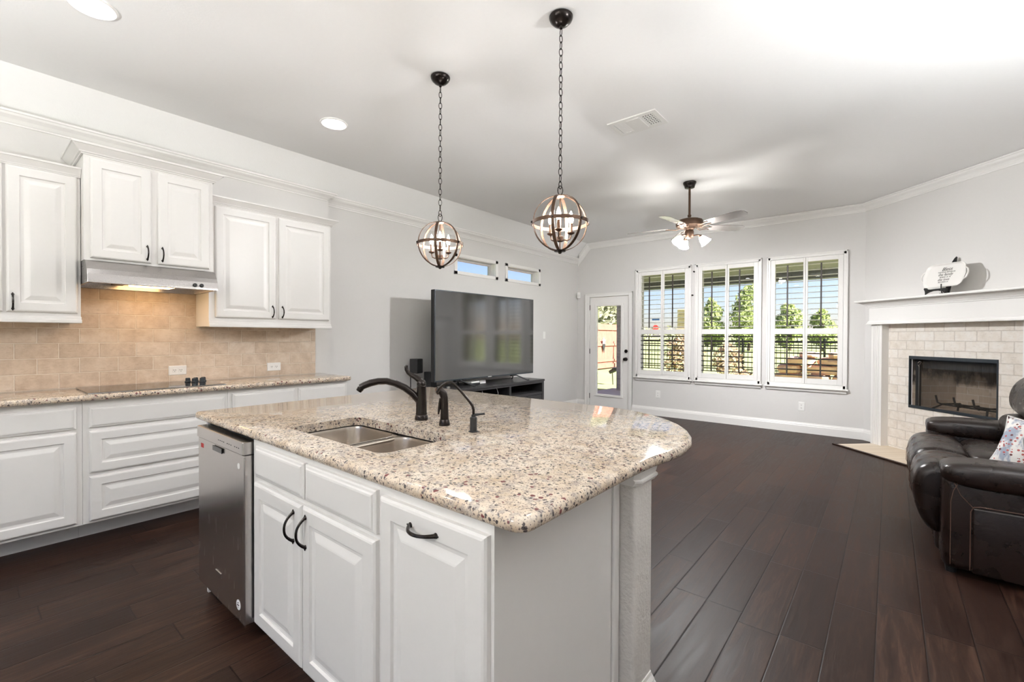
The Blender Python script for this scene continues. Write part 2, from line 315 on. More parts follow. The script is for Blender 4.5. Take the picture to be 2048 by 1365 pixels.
# ---------------------------------------------------------------- mesh helpers
class MB:
    """collects shapes into one mesh; verts in the coordinates of M4"""
    def __init__(s, m4=None): s.v = []; s.f = []; s.m = m4
    def add(s, vs, fs):
        o = len(s.v)
        s.v += [tuple(s.m @ Vector(p)) if s.m is not None else tuple(p) for p in vs]
        s.f += [tuple(i+o for i in f) for f in fs]
        return s
    def box(s, x0, x1, y0, y1, z0, z1):
        return s.add([(x0,y0,z0),(x1,y0,z0),(x1,y1,z0),(x0,y1,z0),(x0,y0,z1),(x1,y0,z1),(x1,y1,z1),(x0,y1,z1)],
              [(0,3,2,1),(4,5,6,7),(0,1,5,4),(1,2,6,5),(2,3,7,6),(3,0,4,7)])
    def rbox(s, x0, x1, y0, y1, z0, z1, r, seg=3):
        bm = bmesh.new(); bmesh.ops.create_cube(bm, size=1.0)
        for v in bm.verts: v.co = Vector(((x0+x1)/2 + v.co.x*(x1-x0), (y0+y1)/2 + v.co.y*(y1-y0), (z0+z1)/2 + v.co.z*(z1-z0)))
        bmesh.ops.bevel(bm, geom=bm.edges[:], offset=min(r, 0.49*min(x1-x0, y1-y0, z1-z0)), segments=seg, profile=0.5, affect='EDGES')
        bm.verts.index_update(); s.add([v.co[:] for v in bm.verts], [[v.index for v in f.verts] for f in bm.faces]); bm.free(); return s
    def loft(s, rings, cap=True, closed=True):
        n = len(rings[0]); vs = [p for r in rings for p in r]; fs = []
        for k in range(len(rings)-1):
            for i in range(n if closed else n-1):
                j = (i+1) % n; fs.append((k*n+i, k*n+j, (k+1)*n+j, (k+1)*n+i))
        if cap: fs.append(tuple(range(n-1, -1, -1))); fs.append(tuple((len(rings)-1)*n+i for i in range(n)))
        return s.add(vs, fs)
    def lathe(s, prof, c=(0,0,0), n=24, cap=True, axis='z'):
        rings = []
        for r, z in prof:
            ring = []
            for i in range(n):
                a = 2*math.pi*i/n; p = (r*math.cos(a), r*math.sin(a), z)
                if axis == 'y': p = (p[0], -p[2], p[1])
                if axis == 'x': p = (p[2], p[0], p[1])
                ring.append((c[0]+p[0], c[1]+p[1], c[2]+p[2]))
            rings.append(ring)
        return s.loft(rings, cap)
    def tube(s, pts, rad, n=10, cap=True, flat=None):
        pts = [Vector(p) for p in pts]; rad = rad if hasattr(rad, '__len__') else [rad]*len(pts)
        t0 = (pts[1]-pts[0]).normalized(); up = Vector((0,0,1)) if abs(t0.z) < 0.9 else Vector((1,0,0))
        a = t0.cross(up).normalized(); rings = []
        for i, p in enumerate(pts):
            t = ((pts[min(i+1, len(pts)-1)] - pts[max(i-1, 0)])).normalized()
            a = (a - t*a.dot(t)).normalized(); b = t.cross(a)
            k = flat or 1.0
            rings.append([tuple(p + a*rad[i]*math.cos(2*math.pi*j/n) + b*rad[i]*k*math.sin(2*math.pi*j/n)) for j in range(n)])
        return s.loft(rings, cap)
    def sphere(s, c, r, nu=16, nv=10, sc=(1,1,1)):
        rings = []
        for k in range(1, nv):
            th = math.pi*k/nv; rings.append([(c[0]+sc[0]*r*math.sin(th)*math.cos(2*math.pi*i/nu), c[1]+sc[1]*r*math.sin(th)*math.sin(2*math.pi*i/nu), c[2]-sc[2]*r*math.cos(th)) for i in range(nu)])
        return s.loft(rings, True)
    def superq(s, c, d, e1=0.5, e2=0.5, nu=28, nv=18, m=None):
        """puffy rounded block of half-size d"""
        f = lambda w, e: math.copysign(abs(w)**e, w)
        rings = []
        for k in range(1, nv):
            ph = -math.pi/2 + math.pi*k/nv; ring = []
            for i in range(nu):
                th = 2*math.pi*i/nu
                p = Vector((d[0]*f(math.cos(ph), e1)*f(math.cos(th), e2), d[1]*f(math.cos(ph), e1)*f(math.sin(th), e2), d[2]*f(math.sin(ph), e1)))
                if m is not None: p = m @ p
                ring.append((c[0]+p.x, c[1]+p.y, c[2]+p.z))
            rings.append(ring)
        return s.loft(rings, True)
    def prism(s, poly, a, b, axis='y'):
        """poly in the two other axes, swept from a to b"""
        def P(p, t): return {'y': (p[0], t, p[1]), 'x': (t, p[0], p[1]), 'z': (p[0], p[1], t)}[axis]
        return s.loft([[P(p, a) for p in poly], [P(p, b) for p in poly]], True)
    def band(s, c, R0, w, th, ax1, ax2, n=48, a0=0, a1=2*math.pi):
        """flat hoop of radius R0 in the plane ax1, ax2; w across, th thick"""
        ax1 = Vector(ax1); ax2 = Vector(ax2); nn = ax1.cross(ax2).normalized(); c = Vector(c); rings = []
        full = abs(a1-a0-2*math.pi) < 1e-6
        for i in range(n + (0 if full else 1)):
            a = a0 + (a1-a0)*i/n; d = ax1*math.cos(a) + ax2*math.sin(a)
            rings.append([tuple(c + d*(R0+q*th) + nn*p*w/2) for p, q in ((-1,0),(1,0),(1,1),(-1,1))])
        if full: rings.append(rings[0])
        return s.loft(rings, not full)
    def slab_hole(s, outer, hole, z):
        """flat face at height z bounded by outer, with an optional hole"""
        bm = bmesh.new(); es = []
        for lp in ([outer, hole] if hole else [outer]):
            vv = [bm.verts.new((p[0], p[1], z)) for p in lp]
            es += [bm.edges.new((vv[i], vv[(i+1) % len(vv)])) for i in range(len(vv))]
        bmesh.ops.triangle_fill(bm, use_beauty=True, use_dissolve=False, edges=es)
        bm.verts.index_update(); s.add([v.co[:] for v in bm.verts], [[v.index for v in f.verts] for f in bm.faces]); bm.free(); return s
    def build(s, name, mat, parent=None, smooth=False, bevel=0.0, seg=2, sub=0, angle=35):
        me = bpy.data.meshes.new(name)
        off = Vector(ORG.get(parent.name, (0,0,0))) if parent is not None else Vector((0,0,0))
        me.from_pydata([tuple(Vector(p)-off) for p in s.v], [], s.f); me.materials.append(mat)
        bm = bmesh.new(); bm.from_mesh(me); (bmesh.ops.remove_doubles(bm, verts=bm.verts, dist=1e-5) if smooth else None); bmesh.ops.recalc_face_normals(bm, faces=bm.faces); bm.to_mesh(me); bm.free()
        o = bpy.data.objects.new(name, me); COL.objects.link(o)
        if parent is not None: o.parent = parent; ORG[o.name] = tuple(off)
        if bevel:
            b = o.modifiers.new('bevel', 'BEVEL'); b.width = bevel; b.segments = seg; b.limit_method = 'ANGLE'; b.angle_limit = R(40); b.harden_normals = False
        if sub:
            q = o.modifiers.new('sub', 'SUBSURF'); q.levels = sub; q.render_levels = sub
        if smooth:
            for p in me.polygons: p.use_smooth = True
            if angle < 180:
                try: me.set_sharp_from_angle(angle=R(angle))
                except Exception: pass
        return o
ORG = {}
def tag(o, label, cat, group=None, kind=None):
    o['label'] = label; o['category'] = cat
    if group: o['group'] = group
    if kind: o['kind'] = kind
    return o
def thing(name, label, cat, loc=(0,0,0), group=None, rz=None):
    """an Empty at the thing's base; with rz the parts are written in its own turned frame, else in world coordinates"""
    o = bpy.data.objects.new(name, None); COL.objects.link(o); o.location = loc; o.empty_display_size = 0.1
    if rz is not None: o.rotation_euler = (0, 0, rz)
    else: ORG[o.name] = tuple(loc)
    return tag(o, label, cat, group)
def struct(o, cat='structure'):
    o['kind'] = 'structure'; return o
def lettering(body, size, mat, parent, m4, shear=0.0, depth=0.0004, ay='TOP_BASELINE'):
    cu = bpy.data.curves.new('lettering', 'FONT'); cu.body = body; cu.size = size; cu.align_x = 'CENTER'; cu.align_y = ay; cu.extrude = depth; cu.shear = shear
    tmp = bpy.data.objects.new('tmp', cu); COL.objects.link(tmp); bpy.context.view_layer.update()
    me = bpy.data.meshes.new_from_object(tmp.evaluated_get(bpy.context.evaluated_depsgraph_get())); bpy.data.objects.remove(tmp); bpy.data.curves.remove(cu)
    me.name = 'lettering'; me.materials.clear(); me.materials.append(mat); o = bpy.data.objects.new('lettering', me); COL.objects.link(o); o.parent = parent; o.matrix_local = m4; return o
def copy_tree(o, parent=None):
    c = o.copy(); COL.objects.link(c)
    if parent is not None: c.parent = parent; c.matrix_parent_inverse = o.matrix_parent_inverse.copy()
    for ch in list(o.children): copy_tree(ch, c)
    return c
def panel(mb, O, U, V, N, w, h, kind='raised'):
    """door or drawer front: nested rectangles; O lower-left corner on the face frame"""
    O, U, V, N = map(Vector, (O, U, V, N))
    if kind == 'raised': pr = [(0,0),(0,.013),(.005,.0185),(.011,.0205),(.054,.0205),(.058,.0125),(.064,.0115),(.072,.0115),(.094,.0185),(.099,.0195)]
    elif kind == 'slab': pr = [(0,0),(0,.011),(.004,.0145),(.010,.0155),(.014,.0195),(.020,.0205)]
    elif kind == 'flat': pr = [(0,0),(0,.018),(.003,.0205)]
    lim = 0.48*min(w, h); rings = []
    for d, n in pr:
        d = min(d, lim)
        rings.append([tuple(O + U*a + V*b + N*n) for a, b in ((d,d),(w-d,d),(w-d,h-d),(d,h-d))])
    return mb.loft(rings, True)
def pull(mb, C, A, N, L=0.1, bow=0.027):
    """arched cabinet pull centred at C, long axis A, outward N"""
    C, A, N = map(Vector, (C, A, N)); pts = []; rad = []
    for i in range(13):
        u = -1 + 2*i/12; pts.append(C + A*u*L/2 + N*(0.003 + bow*(1-abs(u)**2.4))); rad.append(0.0036 + 0.0022*abs(u)**3 + 0.0012*(1-abs(u)))
    mb.tube(pts, rad, 8)
    for q in (-1, 1):
        mb.tube([C + A*q*L/2 - N*0.001, C + A*q*L/2 + N*0.006], [0.008, 0.005], 10)
        mb.tube([C + A*q*(L/2-0.004) + N*0.004, C + A*q*(L/2+0.011) + N*0.002], [0.005, 0.002], 8)
    return mb
def wall_cells(mb, u0, u1, z0, z1, openings, P, th):
    """a wall with openings: P(u, z, n) gives a point, n = 0 room face, n = th outer face"""
    us = sorted({u0, u1, *[o[0] for o in openings], *[o[1] for o in openings]}); zs = sorted({z0, z1, *[o[2] for o in openings], *[o[3] for o in openings]})
    solid = lambda i, k: 0 <= i < len(us)-1 and 0 <= k < len(zs)-1 and not any(o[0]-1e-6 <= us[i] and us[i+1] <= o[1]+1e-6 and o[2]-1e-6 <= zs[k] and zs[k+1] <= o[3]+1e-6 for o in openings)
    for i in range(len(us)-1):
        for k in range(len(zs)-1):
            if not solid(i, k): continue
            a, b, c, d = us[i], us[i+1], zs[k], zs[k+1]
            mb.add([P(a,c,0),P(b,c,0),P(b,d,0),P(a,d,0)], [(0,1,2,3)]); mb.add([P(a,c,th),P(b,c,th),P(b,d,th),P(a,d,th)], [(3,2,1,0)])
            if not solid(i-1,k): mb.add([P(a,c,0),P(a,d,0),P(a,d,th),P(a,c,th)], [(0,1,2,3)])
            if not solid(i+1,k): mb.add([P(b,c,0),P(b,d,0),P(b,d,th),P(b,c,th)], [(3,2,1,0)])
            if not solid(i,k-1): mb.add([P(a,c,0),P(b,c,0),P(b,c,th),P(a,c,th)], [(3,2,1,0)])
            if not solid(i,k+1): mb.add([P(a,d,0),P(b,d,0),P(b,d,th),P(a,d,th)], [(0,1,2,3)])
    return mb
def run(mb, prof, path_of, n):
    """moulding: prof is [(d, o)], path_of(d, o) gives n points; adjacent profile points are bridged"""
    rows = [path_of(d, o) for d, o in prof]
    for a, b in zip(rows[:-1], rows[1:]):
        for i in range(n-1): mb.add([a[i], a[i+1], b[i+1], b[i]], [(0,1,2,3)])
    mb.add([r[0] for r in rows], [tuple(range(len(rows)))]); mb.add([r[-1] for r in rows], [tuple(range(len(rows)))])
    return mb
# ---------------------------------------------------------------- the setting
XL, XK, XR, YB, YR, ZC = -4.41, -4.30, 1.60, 7.19, -3.2, 2.95
YK = 2.32                                   # where the thicker kitchen wall ends
P0 = Vector((-0.24, YB, 0)); SD = (XR - P0.x)*math.sqrt(2)   # corner fireplace wall, 45 degrees
def dg(s, off=0.0, z=0.0):                  # point on the fireplace wall, off = towards the room
    return (P0.x + s*math.sqrt(.5) - off*math.sqrt(.5), P0.y - s*math.sqrt(.5) - off*math.sqrt(.5), z)
WIN = [(-3.270, -2.362), (-2.300, -1.394), (-1.324, -0.416)]
WZ0, WZ1 = 0.62, 2.392
CLER = [(4.115, 4.977), (5.145, 6.025)]; CZ0, CZ1 = 2.10, 2.372

struct(MB().box(-4.7, 2.0, YR-0.2, YB+0.15, -0.12, 0.0).build('floor', M['floor']))
struct(MB().prism([(XL, 2.70), (-4.18, ZC), (2.0, ZC), (2.0, 3.12), (-4.70, 3.12), (-4.70, 2.70)], YR-0.2, YB+0.35, 'y').build('ceiling', M['ceil']))
ops = [(a+0.04, b-0.04, WZ0+0.04, WZ1-0.04) for a, b in WIN] + [(-4.155, -3.395, 0.0, 1.985)]
struct(wall_cells(MB(), -4.70, 2.0, 0.0, 2.99, ops, lambda u, z, n: (u, YB+n, z), 0.15).build('wall_back', M['wall']))
struct(wall_cells(MB(), YK, YB, 0.0, 2.72, [(a+0.05, b-0.05, CZ0+0.04, CZ1-0.04) for a, b in CLER], lambda u, z, n: (XL-n, u, z), 0.15).build('wall_left', M['wall']))
struct(MB().box(-4.70, XK, YR, YK, 0, 2.70).build('wall_kitchen', M['wall']))
struct(MB().box(XR, XR+0.15, YR, 5.40, 0, 2.97).build('wall_right', M['wall']))
struct(wall_cells(MB(), -4.70, 2.0, 0.0, 2.99, [(-3.4, 1.1, 0.08, 2.45)], lambda u, z, n: (u, YR-n, z), 0.15).build('wall_rear', M['wall']))
TURN = Matrix.Translation(P0) @ Matrix.Rotation(R(-45), 4, 'Z')         # fireplace frame: x along the wall, -y into the room
struct(wall_cells(MB(TURN), -0.05, SD+0.05, 0.0, 2.97, [(0.62, 1.46, 0.50, 1.08)], lambda u, z, n: (u, n, z), 0.10).build('wall_fireplace', M['wall']))
# tiled splashback
bs = MB().box(XK, XK+0.010, -3.0, 2.180, 0.90, 1.72)
struct(bs.build('wall_backsplash', M['tile']))
# crown mouldings
CP = [(0.097,0),(0.097,0.010),(0.085,0.012),(0.080,0.018),(0.070,0.022),(0.052,0.036),(0.036,0.056),(0.024,0.064),(0.016,0.066),(0.014,0.075),(0,0.075)]
zl = 2.695
mb = MB(); run(mb, CP, lambda d, o: [(XL+o, YK-0.02, zl-d), (XL+o, YB-o, zl-d)], 2)
struct(mb.build('trim_1', M['trim'])); bpy.data.objects['trim_1']['label'] = 'white crown moulding along the left living room wall'
def backcrown(d, o):
    dx, dz = 0.6741, 0.7386; nx, nz = dz, -dx; z1 = ZC-0.003
    ax = XL + o; t = (ax - (XL + nx*d))/dx; az = zl + nz*d + dz*t
    bz = z1 - d; tb = (bz - (zl + nz*d))/dz; bx = XL + nx*d + dx*tb
    return [(ax, YB-o, az), (bx, YB-o, bz), (P0.x-0.414*o, YB-o, bz)]
struct(run(MB(), CP, backcrown, 3).build('trim_2', M['trim']))
rx, ry = XR, P0.y - SD*math.sqrt(.5)
struct(run(MB(), CP, lambda d, o: [(P0.x-0.414*o, YB-o, ZC-.003-d), (rx-o, ry-0.414*o, ZC-.003-d), (rx-o, YR, ZC-.003-d)], 3).build('trim_3', M['trim']))
CK = [(0.072,0),(0.072,0.008),(0.064,0.010),(0.058,0.018),(0.042,0.034),(0.026,0.062),(0.014,0.070),(0.012,0.080),(0,0.080)]
zk = 2.683
struct(run(MB(), CK, lambda d, o: [(XK+o, YR, zk-d), (XK+o, YK+o-0.03, zk-d), (XL, YK+o-0.03, zk-d)], 3).build('trim_4', M['trim']))
# baseboards
BP = [(0.0,0.0),(0.0,0.017),(0.095,0.017),(0.103,0.013),(0.112,0.013),(0.126,0.007),(0.137,0.005),(0.137,0.0)]
struct(run(MB(), BP, lambda d, o: [(-3.328, YB-o, d), (P0.x-0.414*o, YB-o, d), (*dg(0.20, o)[:2], d)], 3).build('baseboard_back', M['trim']))
struct(run(MB(), BP, lambda d, o: [(XL+o, YK, d), (XL+o, YB-o, d), (-4.237, YB-o, d)], 3).build('baseboard_left', M['trim']))
struct(run(MB(), BP, lambda d, o: [(XR-o, YR, d), (XR-o, ry-0.414*o, d)], 2).build('baseboard_right', M['trim']))

# windows with casing, sash, sill
def window(n, a, b):
    cx = (a+b)/2; i0, i1, z0, z1 = a+0.04, b-0.04, WZ0+0.04, WZ1-0.04
    w = MB()
    for bx in ((a, a+0.042, WZ0, WZ1), (b-0.042, b, WZ0, WZ1), (a, b, WZ1-0.042, WZ1), (a, b, WZ0, WZ0+0.042)): w.box(bx[0], bx[1], YB-0.024, YB, bx[2], bx[3])
    for bx in ((a-0.004, a+0.014, WZ0, WZ1+0.004), (b-0.014, b+0.004, WZ0, WZ1+0.004), (a-0.004, b+0.004, WZ1-0.012, WZ1+0.004)): w.box(bx[0], bx[1], YB-0.034, YB-0.022, bx[2], bx[3])
    o = struct(w.build('window_%d' % n, M['trim'], bevel=0.003))
    ORG[o.name] = (0, 0, 0)
    j = MB(); y0, y1 = YB+0.002, YB+0.149
    j.box(i0, i0+0.010, y0, y1, z0, z1); j.box(i1-0.010, i1, y0, y1, z0, z1); j.box(i0+0.01, i1-0.01, y0, y1, z1-0.010, z1); j.box(i0+0.01, i1-0.01, y0, y1, z0, z0+0.010)
    j.build('jamb', M['trim'], o)
    s = MB(); q0, q1, r0, r1 = i0+0.010, i1-0.010, z0+0.010, z1-0.010; zm = 1.36
    s.box(q0, q0+0.034, YB+0.085, YB+0.125, r0, r1); s.box(q1-0.034, q1, YB+0.085, YB+0.125, r0, r1)
    for c, d in ((r0, r0+0.042), (r1-0.034, r1), (zm-0.025, zm+0.025)): s.box(q0+0.034, q1-0.034, YB+0.085, YB+0.125, c, d)
    s.build('sash', M['sash'], o, bevel=0.002)
    MB().box(q0+0.03, q1-0.03, YB+0.104, YB+0.108, r0+0.03, r1-0.03).build('pane', M['glass'], o)
    MB().rbox(a-0.022, b+0.022, YB-0.050, YB, WZ0-0.022, WZ0, 0.008).build('sill', M['trim'], o)
    MB().prism([(YB, WZ0-0.022), (YB-0.030, WZ0-0.022), (YB-0.018, WZ0-0.060), (YB, WZ0-0.060)], a+0.0, b-0.0, 'x').build('apron', M['trim'], o)
    return o
for i, (a, b) in enumerate(WIN): window(i+1, a, b)
for i, (a, b) in enumerate(CLER):
    w = MB(); x0 = XL
    for c in ((a, a+0.052, CZ0, CZ1), (b-0.052, b, CZ0, CZ1), (a, b, CZ1-0.042, CZ1), (a, b, CZ0, CZ0+0.042)): w.box(x0, x0+0.014, c[0], c[1], c[2], c[3])
    i0, i1, z0, z1 = a+0.05, b-0.05, CZ0+0.04, CZ1-0.04
    for c in ((i0, i0+0.008, z0, z1), (i1-0.008, i1, z0, z1), (i0, i1, z1-0.008, z1), (i0, i1, z0, z0+0.008)): w.box(x0-0.148, x0-0.001, c[0], c[1], c[2], c[3])
    o = struct(w.build('window_%d' % (i+4), M['trim'], bevel=0.002)); ORG[o.name] = (0, 0, 0)
    s = MB()
    for c in ((i0+.008, i0+0.038, z0+.008, z1-.008), (i1-0.038, i1-.008, z0+.008, z1-.008), (i0+.038, i1-.038, z1-0.034, z1-.008), (i0+.038, i1-.038, z0+.008, z0+0.024)): s.box(x0-0.120, x0-0.085, c[0], c[1], c[2], c[3])
    s.build('sash', M['sash'], o, bevel=0.002)
    MB().box(x0-0.104, x0-0.101, i0+0.03, i1-0.03, z0+0.02, z1-0.02).build('pane', M['glass'], o)
# unseen window added behind the camera to let in fill daylight
w = MB()
for c in ((-3.4,-3.34,.08,2.45),(1.04,1.1,.08,2.45),(-3.34,1.04,2.39,2.45),(-3.34,1.04,.08,.14),(-1.93,-1.87,.14,2.39),(-0.46,-0.40,.14,2.39)): w.box(c[0], c[1], YR-0.10, YR-0.04, c[2], c[3])
o = struct(w.build('window_6', M['trim'], bevel=0.003)); ORG[o.name] = (0,0,0)
MB().box(-3.36, 1.06, YR-0.072, YR-0.068, .12, 2.41).build('pane', M['glass'], o)

# glazed back door
d0, d1, dz = -4.150, -3.400, 1.980
w = MB()
w.box(-4.237, d0-0.004, YB-0.020, YB, 0, 2.045); w.box(d1+0.004, -3.328, YB-0.020, YB, 0, 2.045); w.box(d0-0.004, d1+0.004, YB-0.020, YB, dz+0.004, 2.045)
w.box(-4.237, -4.215, YB-0.028, YB, 0, 2.045); w.box(-3.350, -3.328, YB-0.028, YB, 0, 2.045); w.box(-4.237, -3.328, YB-0.028, YB, 2.025, 2.045)
struct(w.build('trim_5', M['trim'], bevel=0.003))
g0, g1, gz0, gz1 = -4.017, -3.544, 0.262, 1.822
mb = MB(); wall_cells(mb, d0, d1, 0.012, dz, [(g0, g1, gz0, gz1)], lambda u, z, n: (u, YB+0.012+n, z), 0.045)
door = struct(mb.build('door_1', M['trim'])); ORG[door.name] = (0,0,0)
f = MB()
for c in ((g0-0.036, g0+.004, gz0-0.036, gz1+0.036), (g1-.004, g1+0.036, gz0-0.036, gz1+0.036), (g0, g1, gz1-.004, gz1+0.036), (g0, g1, gz0-0.036, gz0+.004)): f.box(c[0], c[1], YB-0.003, YB+0.02, c[2], c[3])
f.build('glazing_frame', M['trim'], door, bevel=0.005)
MB().box(g0, g1, YB+0.030, YB+0.036, gz0, gz1).build('pane', M['glass'], door)
for z in (1.80, 1.02, 0.22):
    MB().tube([(d0-0.004, YB+0.006, z-0.045), (d0-0.004, YB+0.006, z+0.045)], 0.008, 8).build('hinge', M['bronze'], door)
MB().lathe([(0.030,0),(0.030,0.008),(0.014,0.014),(0.012,0.030),(0.024,0.040),(0.029,0.052),(0.024,0.066),(0.008,0.070)], (-3.453, YB+0.011, 0.898), 20, axis='y').build('door_knob', M['bronze'], door, smooth=True)
b = MB().lathe([(0.030,0),(0.031,0.010),(0.026,0.016)], (-3.450, YB+0.011, 1.034), 20, axis='y'); b.box(-3.455, -3.445, YB-0.026, YB-0.004, 1.018, 1.050)
b.build('deadbolt', M['bronze'], door, smooth=True)
for o_ in (bpy.data.objects['door_knob'], bpy.data.objects['deadbolt']):
    pass

# ---------------------------------------------------------------- plantation shutters
def shutters(a, b, label):
    t = thing('plantation_shutter', label, 'shutter', ((a+b)/2, YB, WZ0), 'plantation shutters on the back windows')
    cx = (a+b)/2; y0, y1 = YB-0.020, YB+0.012
    for k, (p0, p1, o0, o1) in enumerate(((a+0.044, cx-0.002, a+0.100, cx-0.026), (cx+0.002, b-0.044, cx+0.026, b-0.056-0.044+0.044))):
        if k == 1: o1 = b-0.100
        f = MB(); zb, zt = WZ0+0.044, WZ1-0.044
        f.box(p0, o0, y0, y1, zb, zt); f.box(o1, p1, y0, y1, zb, zt)
        for c, d in ((zb, 0.735), (1.325, 1.400), (2.288, zt)): f.box(o0, o1, y0, y1, c, d)
        fr = f.build('shutter_panel', M['trim'], t, bevel=0.003)
        for (c, d, mat, n, tl) in ((1.400, 2.288, 'louver', 12, R(4)), (0.735, 1.325, 'louvershade', 8, R(-11))):
            l = MB(); st = (d-c)/n
            for q in range(n):
                z = c + st*(q+0.5); ring = []
                for i in range(10):
                    an = 2*math.pi*i/10; p, w = 0.043*math.cos(an), 0.0055*math.sin(an)
                    ring.append((YB-0.004 + p*math.cos(tl) - w*math.sin(tl), z + p*math.sin(tl) + w*math.cos(tl)))
                l.prism(ring, o0+0.001, o1-0.001, 'x')
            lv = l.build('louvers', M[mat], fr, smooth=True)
            xr = (o0+o1)/2 - 0.012
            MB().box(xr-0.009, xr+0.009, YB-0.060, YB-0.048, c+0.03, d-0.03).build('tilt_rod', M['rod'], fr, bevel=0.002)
shutters(*WIN[0], 'white plantation shutters on the window nearest the back door')
shutters(*WIN[1], 'white plantation shutters on the middle one of three windows')
shutters(*WIN[2], 'white plantation shutters on the window nearest the fireplace')
for (x, z), lb in (((-2.322, 2.285), 'upper small dark bronze hook on the wall between two shuttered windows'), ((-2.345, 1.925), 'lower small dark bronze hook on the wall beside the first shuttered window')):
    h = MB().lathe([(0.011,0),(0.012,0.004),(0.006,0.008),(0.006,0.020),(0.012,0.026),(0.011,0.034),(0.004,0.036)], (x, YB, z), 14, axis='y').build('wall_hook', M['bronze'], smooth=True)
    tag(h, lb, 'hook', 'dark hooks between the windows')
# ---------------------------------------------------------------- kitchen run on the left wall
ZT = 0.918; XF = -3.755           # counter top height, face frame of the base units
NX, UY, UZ = (1,0,0), (0,1,0), (0,0,1)
def base_unit(y0, y1, label, fronts):
    """fronts: (kind, y0, y1, z0, z1, [handle positions])"""
    t = thing('base_cabinet', label, 'cabinet', (-4.0, (y0+y1)/2, 0), 'base cabinets on the kitchen wall')
    MB().box(XK+0.011, XF, y0+0.0005, y1-0.0005, 0.125, 0.882).build('body', M['cab'], t, bevel=0.001)
    MB().box(XK+0.011, -3.925, y0+0.0005, y1-0.0005, 0.0, 0.125).build('toe_kick', M['cab'], t)
    for nm, kind, a, b, c, d in fronts:
        m = MB(); panel(m, (XF, a, c), UY, UZ, NX, b-a, d-c, kind); m.build(nm, M['cab'], t)
    return t
base_unit(-0.40, 0.455, 'white base cabinet at the left edge, one drawer over a raised panel door', [('drawer','slab',-0.37,0.428,0.712,0.846),('door','raised',-0.37,0.428,0.144,0.693)])
base_unit(0.455, 1.242, 'white base cabinet under the cooktop with three wide drawers', [('drawer','slab',0.484,1.219,0.712,0.838),('drawer','raised',0.484,1.219,0.435,0.691),('drawer','raised',0.484,1.219,0.142,0.413)])
base_unit(1.242, 2.200, 'white base cabinet at the far end of the kitchen counter, two drawers over doors', [('drawer','slab',1.270,1.729,0.712,0.846),('drawer','slab',1.758,2.176,0.712,0.846),('door','raised',1.270,1.729,0.144,0.693),('door','raised',1.758,2.176,0.144,0.693)])
base_unit(-1.30, -0.40, 'white base cabinet outside the left of the picture', [('drawer','slab',-1.27,-0.43,0.712,0.846),('door','raised',-1.27,-0.43,0.144,0.693)])

def bullnose(mb, outline, zt, th, hole=None):
    """stone slab with a rounded edge along outline (counter-clockwise)"""
    n = len(outline); nr = []
    for i in range(n):
        a, b, c = Vector(outline[i-1]), Vector(outline[i]), Vector(outline[(i+1) % n])
        d1 = (b-a).normalized(); d2 = (c-b).normalized(); n1 = Vector((d1.y, -d1.x)); n2 = Vector((d2.y, -d2.x)); m = (n1+n2).normalized(); m /= max(0.35, m.dot(n1)); nr.append(m)
    r = th/2; rings = []
    K = 9
    for k in range(K+1):
        an = math.pi*k/K; ins = r*0.75*(1 - math.sin(an)); z = zt - r + r*math.cos(an)
        rings.append([(outline[i][0]-nr[i].x*ins, outline[i][1]-nr[i].y*ins, z) for i in range(n)])
    mb.loft(rings, False)
    mb.slab_hole([p[:2] for p in rings[0]], hole, zt); mb.slab_hole([p[:2] for p in rings[-1]], hole, zt-th)
    if hole:
        h2 = [(p[0], p[1], zt) for p in hole]; h3 = [(p[0], p[1], zt-th) for p in hole]
        mb.loft([h2, h3], False)
    return mb
def rounded(pts, rad, seg=6):
    """round the corners of a polygon; rad per corner"""
    out = []; n = len(pts)
    for i in range(n):
        p = Vector(pts[i]); a = (Vector(pts[i-1])-p); b = (Vector(pts[(i+1) % n])-p); r = rad[i] if hasattr(rad, '__len__') else rad
        if r <= 0: out.append(tuple(p)); continue
        a.normalize(); b.normalize(); half = a.angle(b)/2; tl = r/math.tan(half); c = p + (a+b).normalized()*(r/math.sin(half))
        s0 = p + a*tl - c; s1 = p + b*tl - c
        a0 = math.atan2(s0.y, s0.x); a1 = math.atan2(s1.y, s1.x); da = (a1-a0+math.pi) % (2*math.pi) - math.pi
        for k in range(seg+1):
            an = a0 + da*k/seg; out.append((c.x + r*math.cos(an), c.y + r*math.sin(an)))
    return out
ct = bullnose(MB(), rounded([(XK+0.012,-1.3),(-3.70,-1.3),(-3.70,2.218),(XK+0.012,2.218)], [0,0,0.02,0]), ZT, 0.036).build('countertop', M['granite'], smooth=True)
tag(ct, 'long cream granite countertop along the tiled kitchen wall', 'countertop')

# cooktop with its knobs
t = thing('cooktop', 'black glass electric cooktop set in the granite under the range hood', 'cooktop', (-3.96, 0.85, ZT))
MB().rbox(-4.190, -3.722, 0.476, 1.220, ZT+0.0005, ZT+0.009, 0.003).build('glass_top', M['blackgloss'], t)
MB().box(-3.722, -3.716, 0.476, 1.220, ZT+0.0005, ZT+0.008).build('front_trim', M['chrome'], t, bevel=0.001)
for k, (x, y) in enumerate(((-4.06,1.075),(-4.06,1.125),(-4.06,1.175),(-4.00,1.10),(-4.00,1.15))):
    MB().lathe([(0.019,0),(0.020,0.006),(0.016,0.010),(0.0155,0.028),(0.012,0.032)], (x, y, ZT+0.009), 16).build('control_knob', M['firemetal'], t, smooth=True)

